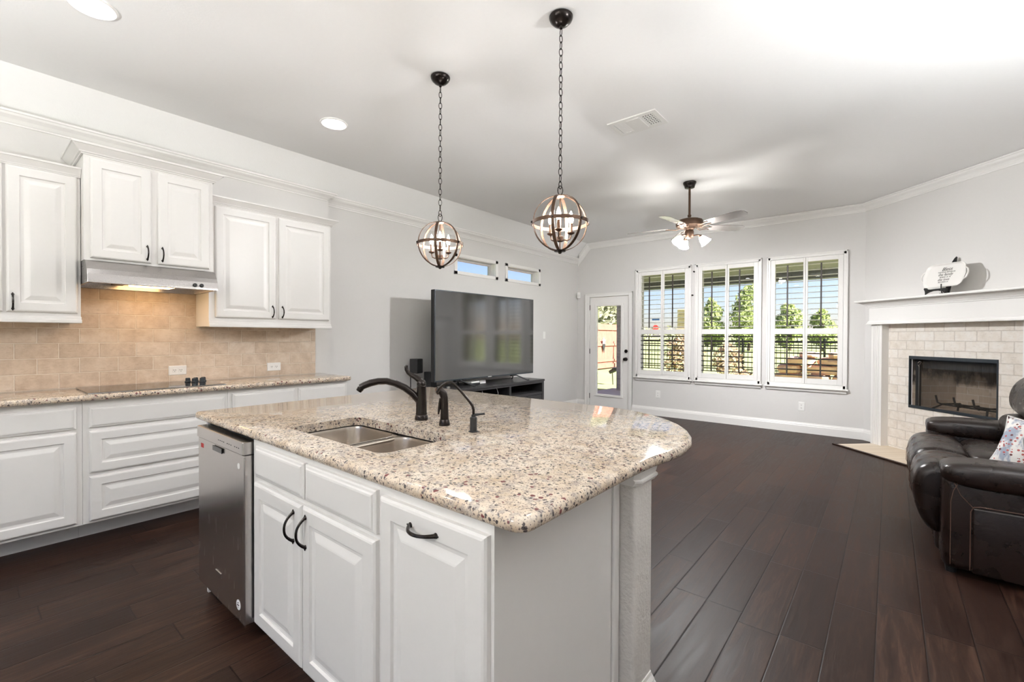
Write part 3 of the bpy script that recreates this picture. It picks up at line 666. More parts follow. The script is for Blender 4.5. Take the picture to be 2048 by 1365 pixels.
# wall units
def wall_unit(name, y0, y1, z0, z1, xf, label, doors, crown, rail, cy=None):
    t = thing(name, label, 'cabinet', (XK, (y0+y1)/2, z0), 'upper cabinets on the kitchen wall')
    MB().box(XK+0.011, xf, y0+0.0008, y1-0.0008, z0, z1).build('body', M['cab'], t, bevel=0.001)
    for a, b, c, d, hy, hz in doors:
        m = MB(); panel(m, (xf, a, c), UY, UZ, NX, b-a, d-c, 'raised'); dr = m.build('door', M['cab'], t)
        if hy is not None: pull(MB(), (xf+0.0205, hy, hz), UZ, NX, 0.085).build('handle', M['bronze'], dr, smooth=True)
    ch, co, e0, e1 = crown          # height, outward reach, returns at either end
    prof = [(0,0.0),(0,0.010),(0.10,0.012),(0.16,0.22*co+.006),(0.26,0.26*co+.006),(0.62,0.70*co),(0.80,0.86*co),(0.82,0.96*co),(1.0,co),(1.0,0)]
    def path(d, o):
        z = z1 - 0.012 + d*ch; pts = []
        if e0: pts.append((XK+0.011, y0-o, z)); pts.append((xf+o, y0-o, z))
        else: pts.append((xf+o, y0, z))
        if e1: pts.append((xf+o, y1+o, z)); pts.append((XK+0.011, y1+o, z))
        else: pts.append((xf+o, y1, z))
        return pts
    n = 2 + e0 + e1
    mb = run(MB(), prof, path, n)
    top = path(1.0, co); mb.add([*top, (XK+0.011, top[-1][1], top[-1][2]), (XK+0.011, top[0][1], top[0][2])], [tuple(range(n+2))])
    mb.build('cornice', M['cab'], t)
    if rail:
        m = MB(); m.rbox(xf-0.02, xf+0.014, y0+0.001, y1+0.004, z0-0.004, z0+0.020, 0.005); m.rbox(xf-0.018, xf+0.006, y0+0.001, y1+0.002, z0+0.018, z0+0.038, 0.004)
        m.build('light_rail', M['cab'], t)
    return t
XU = -3.99
wall_unit('wall_cabinet', -0.19, 0.481, 1.357, 2.292, XU, 'white upper cabinet left of the range hood with bronze pulls', [(0.160,0.464,1.416,2.278,0.185,1.475),(-0.16,0.146,1.416,2.278,0.12,1.475)], (0.056, 0.045, 0, 0), True)
wall_unit('wall_cabinet', 0.482, 1.190, 1.752, 2.425, -3.890, 'taller white upper cabinet with two doors above the range hood', [(0.512,0.820,1.768,2.396,0.797,1.835),(0.856,1.164,1.768,2.396,0.880,1.835)], (0.062, 0.062, 1, 1), False)
wall_unit('wall_cabinet', 1.191, 2.174, 1.348, 2.300, XU, 'white upper cabinet right of the range hood ending by the living room', [(1.232,1.678,1.418,2.272,1.650,1.478),(1.704,2.152,1.418,2.272,1.730,1.478)], (0.056, 0.055, 0, 1), True)
# (the far-left unit outside the picture)
wall_unit('wall_cabinet', -1.10, -0.192, 1.357, 2.292, XU, 'white upper cabinet outside the left of the picture', [(-1.07,-0.66,1.416,2.278,-0.69,1.475),(-0.63,-0.22,1.416,2.278,-0.60,1.475)], (0.056, 0.045, 0, 0), True)

# range hood
t = thing('range_hood', 'stainless steel range hood under the taller cabinet with its amber lamp lit', 'range hood', (-4.05, 0.836, 1.60))
h = MB(); y0, y1 = 0.484, 1.188
prof = [(XK+0.012, 1.750), (-3.868, 1.750), (-3.850, 1.742), (-3.800, 1.690), (-3.785, 1.660), (-3.778, 1.618), (-3.778, 1.604), (-3.800, 1.604), (-3.810, 1.640), (XK+0.012, 1.640)]
h.prism(prof, y0, y1, 'y'); h.box(XK+0.012, -3.790, y0, y0+0.012, 1.604, 1.642); h.box(XK+0.012, -3.790, y1-0.012, y1, 1.604, 1.642); h.box(XK+0.012, XK+0.03, y0, y1, 1.604, 1.642)
h.build('body', M['steel'], t, bevel=0.002)
MB().box(-4.20, -3.86, 0.66, 0.72, 1.628, 1.639).build('filter', M['firemetal'], t)
MB().rbox(-4.12, -3.86, 0.74, 0.98, 1.618, 1.639, 0.008).build('lamp_lens', M['hoodlens'], t)
for y in (1.045, 1.085):
    MB().lathe([(0.013,0),(0.0135,0.006),(0.010,0.012)], (-3.780, y, 1.634), 16, axis='x').build('control_knob', M['black'], t, smooth=True)
# outlets
def outlet(P, U, V, N, w, h, label, duplex=1, cat='outlet', rocker=False):
    P, U, V, N = map(Vector, (P, U, V, N))
    t = thing('switch_plate' if rocker else 'outlet_plate', label, cat, tuple(P), None if rocker else 'white wall outlets')
    m = MB(); rg = []
    for d, n in ((0,0),(0,0.003),(0.003,0.006),(0.006,0.0065)): rg.append([tuple(P+U*a+V*b+N*n) for a, b in ((-w/2+d,-h/2+d),(w/2-d,-h/2+d),(w/2-d,h/2-d),(-w/2+d,h/2-d))])
    m.loft(rg); m.build('plate', M['plate'], t)
    def blk(a, b, c, d, n0, n1): return ([tuple(P+U*x+V*y+N*z) for z in (n0, n1) for x, y in ((a,c),(b,c),(b,d),(a,d))], [(3,2,1,0),(4,5,6,7),(0,1,5,4),(1,2,6,5),(2,3,7,6),(3,0,4,7)])
    if rocker:
        m = MB(); m.add(*blk(-.016,.016,-.033,.033,.0065,.0095)); m.build('rocker', M['plate'], t, bevel=0.002); return t
    ax = [(-0.02, 0), (0.02, 0)] if w >= h else [(0, -0.020), (0, 0.020)]
    for cx, cz in ax:
        m = MB(); m.add(*blk(cx-.014,cx+.014,cz-.014,cz+.014,.0062,.0085)); r = m.build('receptacle', M['plate'], t, bevel=0.003)
        m = MB()
        for a in (-.006,.006): m.add(*blk(cx+a-.0014,cx+a+.0014,cz-.002,cz+.007,.0084,.0090))
        m.add(*blk(cx-.0022,cx+.0022,cz-.010,cz-.006,.0084,.0090)); m.build('slot', M['slot'], r)
    return t
outlet((XK+0.010, 1.068, 1.005), (0,1,0), UZ, NX, 0.117, 0.072, 'white outlet plate on the tile just behind the cooktop')
outlet((XK+0.010, 1.792, 0.998), (0,1,0), UZ, NX, 0.117, 0.072, 'white outlet plate on the tile near the far counter end')
outlet((-2.884, YB, 0.350), (1,0,0), UZ, (0,-1,0), 0.072, 0.117, 'white outlet low on the wall under the first shuttered window')
outlet((-0.904, YB, 0.352), (1,0,0), UZ, (0,-1,0), 0.072, 0.117, 'white outlet low on the wall under the window by the fireplace')
outlet((XL, 6.144, 1.301), (0,1,0), UZ, NX, 0.070, 0.116, 'white light switch on the left wall past the television', 1, 'switch', True)
t = thing('motion_sensor', 'small white motion sensor high in the corner beside the back door', 'sensor', (-4.36, YB-0.05, 2.03))
m = MB(Matrix.Translation((-4.36, YB-0.045, 2.03)) @ Matrix.Rotation(R(38), 4, 'Z')); m.rbox(-0.030, 0.030, -0.02, 0.022, -0.055, 0.055, 0.010); m.build('housing', M['plate'], t, smooth=True)
m = MB(Matrix.Translation((-4.36, YB-0.045, 2.03)) @ Matrix.Rotation(R(38), 4, 'Z')); m.rbox(-0.018, 0.018, -0.025, -0.015, -0.030, 0.010, 0.004); m.build('lens', M['ceramic'], t, smooth=True)
# ---------------------------------------------------------------- island
IT, ITH = 0.893, 0.036; YF = 0.760         # island top height, slab thickness, face frame
NY = (0,-1,0); UX = (1,0,0)
sinkhole = rounded([(-1.950,0.868),(-1.272,0.868),(-1.272,1.200),(-1.950,1.200)], [0.05]*4, 8)
out = rounded([(-2.712,0.742),(-0.584,0.742)], [0,0]) 
corner = rounded([(-2.712,0.742),(-0.584,0.742),(-0.584,1.35),(-2.712,1.35)], [0.03,0.045,0,0], 6)
arc = [(-0.578,1.42),(-0.562,1.53),(-0.556,1.63),(-0.566,1.735),(-0.596,1.83),(-0.645,1.93),(-0.715,2.03),(-0.80,2.115),(-0.90,2.190),(-1.01,2.245),(-1.12,2.272),(-1.25,2.278)]
outline = [p for p in corner if p[1] < 1.3] + [(-0.584,1.0),(-0.584,1.25)] + arc + [(-1.7,2.278),(-2.67,2.278),(-2.705,2.262),(-2.712,2.23)]
# keep order counter-clockwise: front-left, front-right, right side, arc, back edge, back-left
fl = [p for p in corner if p[0] < -2 and p[1] < 1.3]; fr = [p for p in corner if p[0] > -1 and p[1] < 1.3]
outline = fl + fr + [(-0.584,1.0),(-0.584,1.25)] + arc + [(-1.7,2.278),(-2.67,2.278),(-2.702,2.265),(-2.712,2.235)]
it = bullnose(MB(), outline, IT, ITH, sinkhole).build('island_countertop', M['granite'], smooth=True)
tag(it, 'large speckled cream granite island top with a rounded far corner', 'countertop')

t = thing('island_cabinet', 'white island base cabinet with sink doors and a pull-out bin front', 'cabinet', (-1.34, 1.06, 0))
ZB = IT - ITH
b = MB(); x0, x1 = -2.008, -0.680
# carcase as panels so the sink bowls hang free inside
b.box(x0, x0+0.018, YF+0.021, 1.341, 0.10, ZB); b.box(x0, x1-0.019, 1.342, 1.36, 0.0, ZB); b.box(x0+0.019, x1-0.019, YF+0.021, 1.341, 0.10, 0.118); b.box(-1.140, -1.122, YF+0.021, 1.341, 0.119, ZB)
b.box(x0, x0+0.050, YF, YF+0.02, 0.10, ZB); b.box(x1-0.035, x1, YF, YF+0.02, 0.0, ZB); b.box(-1.150, -1.080, YF, YF+0.02, 0.10, ZB)
for fa, fb_ in ((x0+.05, -1.15), (-1.08, x1-.035)): b.box(fa, fb_, YF, YF+0.02, 0.815, ZB); b.box(fa, fb_, YF, YF+0.02, 0.10, 0.140)
b.box(x0+.05, -1.15, YF, YF+.02, 0.675, 0.725)
b.build('body', M['cab'], t)
e = MB(); e.box(x1-0.018, x1, YF+0.02, 1.36, 0.0, ZB); e.build('end_panel', M['cab'], t)
MB().rbox(x1, x1+0.010, 1.322, 1.360, 0.0, ZB, 0.004).build('scribe_strip', M['cab'], t)
MB().box(x0, x1-0.03, YF+0.075, YF+0.09, 0.0, 0.10).build('toe_kick', M['cab'], t)
def front(nm, kind, a, b_, c, d, hs=None):
    m = MB(); panel(m, (a, YF, c), UX, UZ, NY, b_-a, d-c, kind); o = m.build(nm, M['cab'], t)
    if hs: pull(MB(), (hs[0], YF-0.0205, hs[1]), hs[2], NY, 0.100, 0.030).build('handle', M['bronze'], o, smooth=True)
front('false_drawer_front', 'slab', -1.955, -1.552, 0.712, 0.838)
front('false_drawer_front', 'slab', -1.540, -1.122, 0.712, 0.838)
front('door', 'raised', -1.963, -1.563, 0.120, 0.690, (-1.612, 0.606, UZ))
front('door', 'raised', -1.553, -1.122, 0.120, 0.694, (-1.524, 0.609, UZ))
front('bin_front', 'raised', -1.096, -0.690, 0.120, 0.830, (-0.905, 0.788, UX))
# gable that carries the far end of the top, left of the dishwasher
g = MB().box(-2.612, -2.594, YF+0.010, 1.36, 0.0, ZB).box(-2.594, -2.008, 1.342, 1.36, 0.0, ZB).build('island_gable', M['cab']); tag(g, 'narrow white island end panel at the left of the dishwasher', 'panel')
# knee wall and textured post under the overhang
k = MB().box(-2.612, -0.765, 1.361, 1.500, 0.0, ZB).build('wall_island', M['texwall']); struct(k)
t2 = thing('island_post', 'grey textured square post holding up the island corner', 'post', (-0.69, 1.432, 0))
MB().rbox(-0.764, -0.620, 1.363, 1.505, 0.0, ZB, 0.014, 4).build('shaft', M['texwall'], t2, smooth=True)
def collar(z0, prof):
    rg = []
    for z, o in prof:
        x0_, x1_, y0_, y1_ = -0.764-o*0, -0.620+o, 1.3625, 1.505+o
        c = min(0.02, 0.018); rg.append([(x0_,y0_,z0+z),(x1_-c,y0_,z0+z),(x1_,y0_+c,z0+z),(x1_,y1_-c,z0+z),(x1_-c,y1_,z0+z),(x0_,y1_,z0+z)])
    return rg
MB().loft(collar(0.800, [(0,0.002),(0.0,0.010),(0.012,0.018),(0.018,0.018),(0.022,0.012),(0.030,0.014),(0.0565,0.020)])).build('capital', M['trim'], t2)
MB().loft(collar(0.0, [(0,0.018),(0.098,0.018),(0.106,0.013),(0.114,0.013),(0.128,0.006),(0.140,0.004),(0.140,0.0)])).build('base_moulding', M['trim'], t2)

# dishwasher
t = thing('dishwasher', 'stainless steel dishwasher at the left end of the island', 'dishwasher', (-2.30, 1.05, 0))
a, b_ = -2.588, -2.022; yf = 0.728
MB().box(a+0.008, b_-0.004, YF+0.016, 1.330, 0.085, 0.846).build('tub', M['firemetal'], t)
MB().rbox(a, b_, yf, YF+0.014, 0.085, 0.786, 0.004).build('door', M['steelv'], t)
MB().rbox(a, b_, yf-0.006, YF+0.014, 0.788, 0.842, 0.004).build('control_panel', M['steelv'], t)
MB().box(a+0.10, b_-0.05, YF+0.08, YF+0.10, 0.0, 0.085).build('toe_plate', M['black'], t)
m = MB(); m.box(-2.372, -2.256, yf-0.0066, yf-0.0020, 0.757, 0.779); m.build('grip_recess', M['blackgloss'], t, bevel=0.001)
m = MB(); m.rbox(-2.352, -2.285, yf-0.003, yf+0.002, 0.190, 0.216, 0.002); m.build('badge', M['chrome'], t)
m = MB(); m.lathe([(0.021,0),(0.021,0.001)], (-2.086, yf, 0.152), 24, axis='y'); sk = m.build('sticker', M['signwhite'], t)
m = MB()
for q in (-0.010, -0.001, 0.008): m.add([(-2.086+x, yf-0.0018, 0.152+q+z) for x, z in ((-0.013+abs(q),-0.003),(0.013-abs(q),0.001),(0.013-abs(q),0.005),(-0.013+abs(q),0.001))], [(0,1,2,3)])
m.build('emblem', M['blackgloss'], sk)
m = MB(); m.lathe([(0.013,0),(0.013,0.0008)], (-2.080, yf, 0.735), 20, axis='y'); m.build('round_mark', M['plate'], t)
for i in range(12):
    if i in (4, 8): continue
    x = -2.30 + i*0.021; MB().box(x, x+0.009, yf-0.0066, yf-0.0058, 0.812, 0.815).build('control_mark', M['slot'], t)
m = MB()
for x in (-2.548, -2.535, -2.522): m.box(x, x+0.008, yf-0.0008, yf+0.001, 0.742, 0.762)
m.build('energy_mark', M['signred'], t)

# sink
t = thing('kitchen_sink', 'double bowl stainless steel sink set under the island granite', 'sink', (-1.61, 1.03, 0.66))
def bowl(x0, x1, y0, y1, zt, zb):
    m = MB(); rg = []
    for ins, z in ((-0.022, zt), (0, zt), (0.003, zt-0.012), (0.010, zb+0.045), (0.022, zb+0.014), (0.05, zb+0.002), (0.09, zb)):
        rg.append([(p[0], p[1], z) for p in rounded([(x0+ins,y0+ins),(x1-ins,y0+ins),(x1-ins,y1-ins),(x0+ins,y1-ins)], max(0.012, 0.062-ins*0.55), 7)])
    m.loft(rg, False); n = len(rg[0]); m.add(rg[-1], [tuple(range(n))])
    o = m.build('bowl', M['sink'], t, smooth=True); 
    q = o.modifiers.new('thick', 'SOLIDIFY'); q.thickness = 0.0015; q.offset = -1
    cx, cyy = (x0+x1)/2, (y0+y1)/2
    MB().lathe([(0.042,0.001),(0.040,0.004),(0.030,0.002),(0.012,0.001)], (cx, cyy, zb), 24).build('drain', M['chrome'], t, smooth=True)
bowl(-1.945, -1.628, 0.874, 1.195, 0.853, 0.660); bowl(-1.592, -1.277, 0.874, 1.195, 0.853, 0.660)
MB().rbox(-1.632, -1.588, 0.872, 1.197, 0.838, 0.852, 0.006).build('divider', M['sink'], t, smooth=True)

# tap with lever, side spray, filtered-water tap
t = thing('kitchen_faucet', 'oil rubbed bronze kitchen faucet with an arched spout behind the sink', 'faucet', (-1.662, 1.349, IT))
fx, fy = -1.662, 1.349
MB().lathe([(0.030,0),(0.031,0.004),(0.0285,0.020),(0.026,0.024),(0.0265,0.028),(0.025,0.034),(0.0245,0.080),(0.0220,0.130),(0.0215,0.150),(0.0220,0.156),(0.0205,0.158),(0.0205,0.160)], (fx, fy, IT), 28).build('body', M['bronze'], t, smooth=True)
D = Vector((-0.62, -0.785, 0)).normalized(); B0 = Vector((fx, fy, IT))
prof = [(0.008,0.075,0.0125),(0.022,0.098,0.0150),(0.045,0.124,0.0158),(0.080,0.150,0.0155),(0.125,0.171,0.0150),(0.165,0.181,0.0148),(0.205,0.181,0.0150),(0.240,0.174,0.0155),(0.268,0.164,0.0150),(0.286,0.155,0.0142)]
MB().tube([B0 + D*a*0.94 + Vector((0,0,z)) for a, z, r in prof], [r*1.22 for *_, r in prof], 16, flat=0.85).build('spout', M['bronze'], t, smooth=True)
tip = B0 + D*0.267 + Vector((0,0,0.152)); 
MB().tube([tip, tip + D*0.010 + Vector((0,0,-0.014))], [0.0150, 0.0125], 16).build('aerator', M['bronze'], t, smooth=True)
LD = Vector((-0.55, -0.45, 0)).normalized()
MB().lathe([(0.0210,0.160),(0.0215,0.166),(0.0190,0.178),(0.012,0.186),(0.004,0.189)], (fx, fy, IT), 24).build('handle_cap', M['bronze'], t, smooth=True)
lev = [(-0.004,0.168,0.013),(0.012,0.186,0.0125),(0.030,0.198,0.0105),(0.048,0.207,0.0088),(0.062,0.218,0.0080),(0.070,0.232,0.0076),(0.071,0.245,0.0070),(0.067,0.252,0.0045)]
MB().tube([B0 + LD*a + Vector((0,0,z)) for a, z, r in lev], [r*1.15 for *_, r in lev], 12).build('lever', M['bronze'], t, smooth=True)

t = thing('side_sprayer', 'bronze pull-up side sprayer between the faucet and the thin water tap', 'sprayer', (-1.484, 1.331, IT))
B1 = Vector((-1.484, 1.331, IT))
MB().lathe([(0.024,0),(0.0245,0.004),(0.021,0.022),(0.019,0.026)], tuple(B1), 24).build('holder', M['bronze'], t, smooth=True)
D1 = Vector((-0.75, -0.66, 0)).normalized()
sp = [(0,0.026,0.0165),(0,0.060,0.0150),(0,0.095,0.0140),(0.001,0.120,0.0145),(0.006,0.138,0.0155),(0.018,0.150,0.0160),(0.031,0.150,0.0165)]
MB().tube([B1 + D1*a + Vector((0,0,z)) for a, z, r in sp], [r*1.15 for *_, r in sp], 16).build('wand', M['bronze'], t, smooth=True)
MB().tube([B1 + D1*0.030 + Vector((0,0,0.150)), B1 + D1*0.037 + Vector((0,0,0.148))], [0.0165, 0.014], 16).build('spray_face', M['bronzelight'], t, smooth=True)
tr = [(0.0175,0.118,0.005),(0.021,0.095,0.0055),(0.023,0.070,0.006),(0.026,0.048,0.004)]
MB().tube([B1 + D1*a + Vector((0,0,z)) for a, z, r in tr], [r for *_, r in tr], 10).build('trigger', M['bronze'], t, smooth=True)

t = thing('water_tap', 'thin gooseneck filtered water tap at the right of the sink', 'faucet', (-1.294, 1.317, IT))
B2 = Vector((-1.294, 1.317, IT))
m = MB(); m.lathe([(0.021,0),(0.021,0.003),(0.013,0.006)], tuple(B2), 8); m.lathe([(0.0145,0.004),(0.0145,0.058),(0.009,0.062),(0.009,0.070)], tuple(B2), 8); m.build('valve_body', M['black'], t)
D2 = Vector((-0.80, -0.60, 0)).normalized()
sp = [(0,0.066),(0,0.090),(0.004,0.104),(0.016,0.122),(0.050,0.162),(0.078,0.192),(0.092,0.200),(0.108,0.200),(0.126,0.190),(0.142,0.172),(0.150,0.158)]
MB().tube([B2 + D2*a + Vector((0,0,z)) for a, z in sp], [0.0055]*9 + [0.0058, 0.0062], 12).build('spout', M['bronze'], t, smooth=True)
MB().tube([B2 + Vector((0,0,0.068)), B2 + Vector((0.026,0.020,0.072)), B2 + Vector((0.036,0.028,0.074))], [0.006,0.0042,0.005], 10).build('lever', M['black'], t, smooth=True)
# ---------------------------------------------------------------- ceiling fixtures
RT = Vector((_r.x, _r.y, 0)).normalized(); FW = Vector((-RT.y, RT.x, 0))
def pendant(x, y, label, bulb, turn, arm0):
    t = thing('globe_pendant', label, 'pendant lamp', (x, y, 1.73), 'globe pendants over the island'); cz = 1.873; Rg = 0.145
    MB().lathe([(0.058,2.949),(0.062,2.944),(0.062,2.938),(0.056,2.924),(0.040,2.908),(0.020,2.898),(0.010,2.896),(0.008,2.884)][::-1], (x,y,0), 32).build('canopy', M['bronze'], t, smooth=True)
    ch = MB(); z = 2.884; k = 0
    while z > 2.062:
        ax = RT if k % 2 else FW; ax = (Matrix.Rotation(R(25+9*math.sin(k*1.7)), 3, 'Z') @ ax); c = Vector((x, y, z-0.019)); pts = []
        for i in range(15):
            a = 2*math.pi*i/14; pts.append(c + ax*0.0095*math.cos(a) + Vector((0,0,1))*0.0205*math.sin(a))
        ch.tube(pts, 0.0021, 6, cap=False); z -= 0.0345; k += 1
    ch.build('chain', M['bronze'], t, smooth=True)
    lp = MB(); lp.tube([Vector((x,y,2.044)) + RT*0.013*math.cos(2*math.pi*i/16) + Vector((0,0,1))*0.024*math.sin(2*math.pi*i/16) for i in range(17)], 0.0024, 8, cap=False); lp.build('loop', M['bronze'], t, smooth=True)
    MB().lathe([(0.006,2.022),(0.010,2.020),(0.024,2.016),(0.030,2.010),(0.022,2.004),(0.005,2.000)], (x,y,0), 20).build('top_cap', M['bronzelight'], t, smooth=True)
    for q in range(3):
        d = Matrix.Rotation(R(turn+60*q), 3, 'Z') @ RT
        MB().band((x,y,cz), Rg-0.003, 0.017, 0.003, d, (0,0,1), 56).build('vertical_hoop', M['bronzelight'], t)
    MB().band((x,y,cz), Rg+0.001, 0.018, 0.003, RT, FW, 56).build('equator_hoop', M['bronzelight'], t)
    for q in range(6):
        d = Matrix.Rotation(R(turn+60*q), 3, 'Z') @ RT; c = Vector((x,y,cz)) + d*(Rg+0.004)
        MB().tube([c, c + d*0.007], [0.006, 0.005], 10).build('clamp_screw', M['bronze'], t, smooth=True)
    MB().lathe([(0.003,cz-0.160),(0.009,cz-0.157),(0.010,cz-0.151),(0.029,cz-0.149),(0.031,cz-0.144),(0.024,cz-0.139),(0.004,cz-0.138)], (x,y,0), 20).build('finial', M['bronze'], t, smooth=True)
    MB().tube([(x,y,2.003),(x,y,cz-0.070)], 0.0042, 10).tube([(x,y,cz-0.095),(x,y,cz-0.139)], 0.004, 8).lathe([(0.008,cz-0.098),(0.019,cz-0.094),(0.019,cz-0.072),(0.010,cz-0.068)], (x,y,0), 16).build('stem', M['bronzelight'], t, smooth=True)
    for q in range(3):
        d = Matrix.Rotation(R(arm0+120*q), 3, 'Z') @ RT; c = Vector((x,y,cz))
        arm = MB().tube([c + d*0.016 + Vector((0,0,-0.084)), c + d*0.040 + Vector((0,0,-0.088)), c + d*0.056 + Vector((0,0,-0.080)), c + d*0.062 + Vector((0,0,-0.062)), c + d*0.062 + Vector((0,0,-0.050))], 0.0035, 8)
        e = c + d*0.062
        arm.lathe([(0.006,-0.056),(0.018,-0.050),(0.020,-0.045),(0.012,-0.044),(0.010,-0.040)], tuple(e), 16)
        arm = arm.build('candle_arm', M['bronzelight'], t, smooth=True)
        MB().lathe([(0.0085,-0.042),(0.0085,0.004)], tuple(e), 14).build('candle_sleeve', M['bronzelight'], arm, smooth=True)
        MB().lathe([(0.007,0.004),(0.0115,0.016),(0.0125,0.026),(0.010,0.042),(0.005,0.058),(0.0012,0.068)], tuple(e), 10).build('bulb', bulb, arm, smooth=True)
pendant(-1.332, 1.995, 'nearer and larger-looking bronze globe pendant, hanging right of the other', M['bulb'], 9, -103)
pendant(-2.238, 1.966, 'farther globe pendant hanging nearer the kitchen wall', M['bulbcool'], 28, -81)

def can(x, y, label):
    t = thing('recessed_downlight', label, 'downlight', (x, y, ZC), 'lit recessed ceiling lights')
    MB().lathe([(0.102,-0.001),(0.101,-0.007),(0.094,-0.010),(0.078,-0.006),(0.074,-0.002)], (x,y,ZC), 36, cap=False).build('trim_ring', M['plate'], t, smooth=True)
    MB().lathe([(0.0765,-0.0035),(0.060,-0.008),(0.03,-0.011)], (x,y,ZC), 32).build('lens', M['canlens'], t, smooth=True)
can(-3.129, 0.426, 'lit recessed light above the left-hand kitchen cabinets, cut by the top edge')
can(-3.377, 1.868, 'lit recessed light above the range hood end of the kitchen')
for i, (x, y) in enumerate(((-3.1,-1.1),(-1.5,-0.2),(0.35,1.05),(0.95,2.25),(0.9,-0.7),(-0.6,-1.7),(-2.3,-2.4),(0.6,-2.5))):  # extra downlights added out of view as fill
    can(x, y, 'recessed fill light added in the ceiling out of view')

# hanging lamp added behind the camera, unseen, for fill light
t = thing('fill_chandelier', 'five-armed glass lamp added behind the camera for fill light', 'fill_chandelier', (-0.9, -1.7, 1.85))
MB().lathe([(0.010,2.20),(0.010,2.93),(0.06,2.935),(0.06,2.949)], (-0.9,-1.7,0), 16).lathe([(0.01,2.02),(0.035,2.06),(0.03,2.14),(0.012,2.20)], (-0.9,-1.7,0), 16).build('stem', M['bronze'], t, smooth=True)
for k in range(5):
    a = 2*math.pi*k/5; d = Vector((math.cos(a), math.sin(a), 0)); c = Vector((-0.9,-1.7,0))
    am = MB().tube([c+d*.03+Vector((0,0,2.08)), c+d*.15+Vector((0,0,2.02)), c+d*.26+Vector((0,0,2.05)), c+d*.28+Vector((0,0,2.10))], 0.008, 8).build('arm', M['bronze'], t, smooth=True)
    MB().lathe([(0.020,2.10),(0.050,2.13),(0.062,2.18),(0.060,2.23)], tuple(c+d*.28), 14, cap=False).build('glass_shade', M['shade'], am, smooth=True)
    MB().sphere(tuple(c+d*.28+Vector((0,0,2.17))), 0.022, 12, 8).build('bulb', M['fillbulb'], am, smooth=True)

# uplighters added out of view to brighten the ceiling: by the near end of the loveseat and behind the camera
for lx, ly, lb in ((1.25, 2.35, 'added fill uplighter by the right wall, short of the loveseat'), (-2.2, -1.6, 'added fill uplighter standing behind the camera')):
    t = thing('fill_uplighter', lb, 'fill lamp', (lx, ly, 0))
    MB().lathe([(0.14,0),(0.14,0.012),(0.03,0.03),(0.012,0.05),(0.012,1.68),(0.03,1.70)], (lx,ly,0), 24).build('stand', M['bronze'], t, smooth=True)
    MB().lathe([(0.03,1.70),(0.12,1.73),(0.175,1.79),(0.18,1.80),(0.172,1.795),(0.115,1.737),(0.02,1.71)], (lx,ly,0), 28).build('bowl', M['bronze'], t, smooth=True)
    MB().lathe([(0.150,1.772),(0.02,1.775)], (lx,ly,0), 24).build('diffuser', M['filluplight'], t)

# ceiling register
t = thing('ceiling_vent', 'white ceiling air vent with a slatted end and a dark grid end', 'vent', (-1.53, 3.365, ZC))
x0, x1, y0, y1 = -1.722, -1.336, 3.232, 3.498; z = ZC-0.001
mb = MB(); wall_cells(mb, x0, x1, y0, y1, [(x0+0.035, x0+0.125, y0+0.04, y1-0.04), (x1-0.125, x1-0.035, y0+0.04, y1-0.04)], lambda u, v, n: (u, v, z-0.008+n), 0.008)
mb.build('face_plate', M['plate'], t, bevel=0.002)
MB().box(x0+0.03, x1-0.03, y0+0.03, y1-0.03, z-0.0007, z-0.0001).build('duct_opening', M['slot'], t)
m = MB()
for i in range(5):
    a = x0+0.040+i*0.018; m.add([(a,y0+.04,z-.007),(a+.016,y0+.04,z-.0015),(a+.016,y1-.04,z-.0015),(a,y1-.04,z-.007),(a+.002,y0+.04,z-.0075),(a+.0175,y0+.04,z-.002),(a+.0175,y1-.04,z-.002),(a+.002,y1-.04,z-.0075)], [(0,1,2,3),(7,6,5,4),(0,4,5,1),(3,2,6,7),(0,3,7,4),(1,5,6,2)])
m.build('slats', M['plate'], t)
m = MB()
for i in range(5): a = x1-0.125+i*0.0195; m.box(a, a+0.005, y0+.04, y1-.04, z-.008, z-.001)
for i in range(7): b = y0+0.04+i*0.0295; m.box(x1-.125, x1-.035, b, b+0.006, z-.007, z-.001)
m.build('grid', M['plate'], t)
MB().rbox(x0+0.14, x1-0.14, y0+0.035, y1-0.035, z-0.012, z-0.006, 0.004).build('raised_centre', M['plate'], t)

# ceiling fan
FX, FY = -1.676, 5.012
t = thing('ceiling_fan', 'bronze five-blade ceiling fan with lit frosted glass shades', 'ceiling fan', (FX, FY, 2.27))
MB().lathe([(0.034,2.885),(0.050,2.890),(0.058,2.920),(0.062,2.925),(0.068,2.940),(0.068,2.949)], (FX,FY,0), 28).build('canopy', M['bronze'], t, smooth=True)
MB().lathe([(0.012,2.56),(0.012,2.89)], (FX,FY,0), 16).lathe([(0.014,2.575),(0.019,2.582),(0.019,2.596),(0.014,2.602)], (FX,FY,0), 16).build('downrod', M['bronzelight'], t, smooth=True)
TL = Matrix.Translation((FX,FY,2.51)) @ Matrix.Rotation(R(1.5), 4, -FW)
fm = Matrix(TL)
MB(fm).lathe([(0.055,-0.058),(0.060,-0.045),(0.105,-0.042),(0.135,-0.034),(0.139,-0.020),(0.139,0.010),(0.132,0.026),(0.100,0.040),(0.030,0.050),(0.014,0.060)], (0,0,0), 40).build('motor_housing', M['bronzelight'], t, smooth=True)
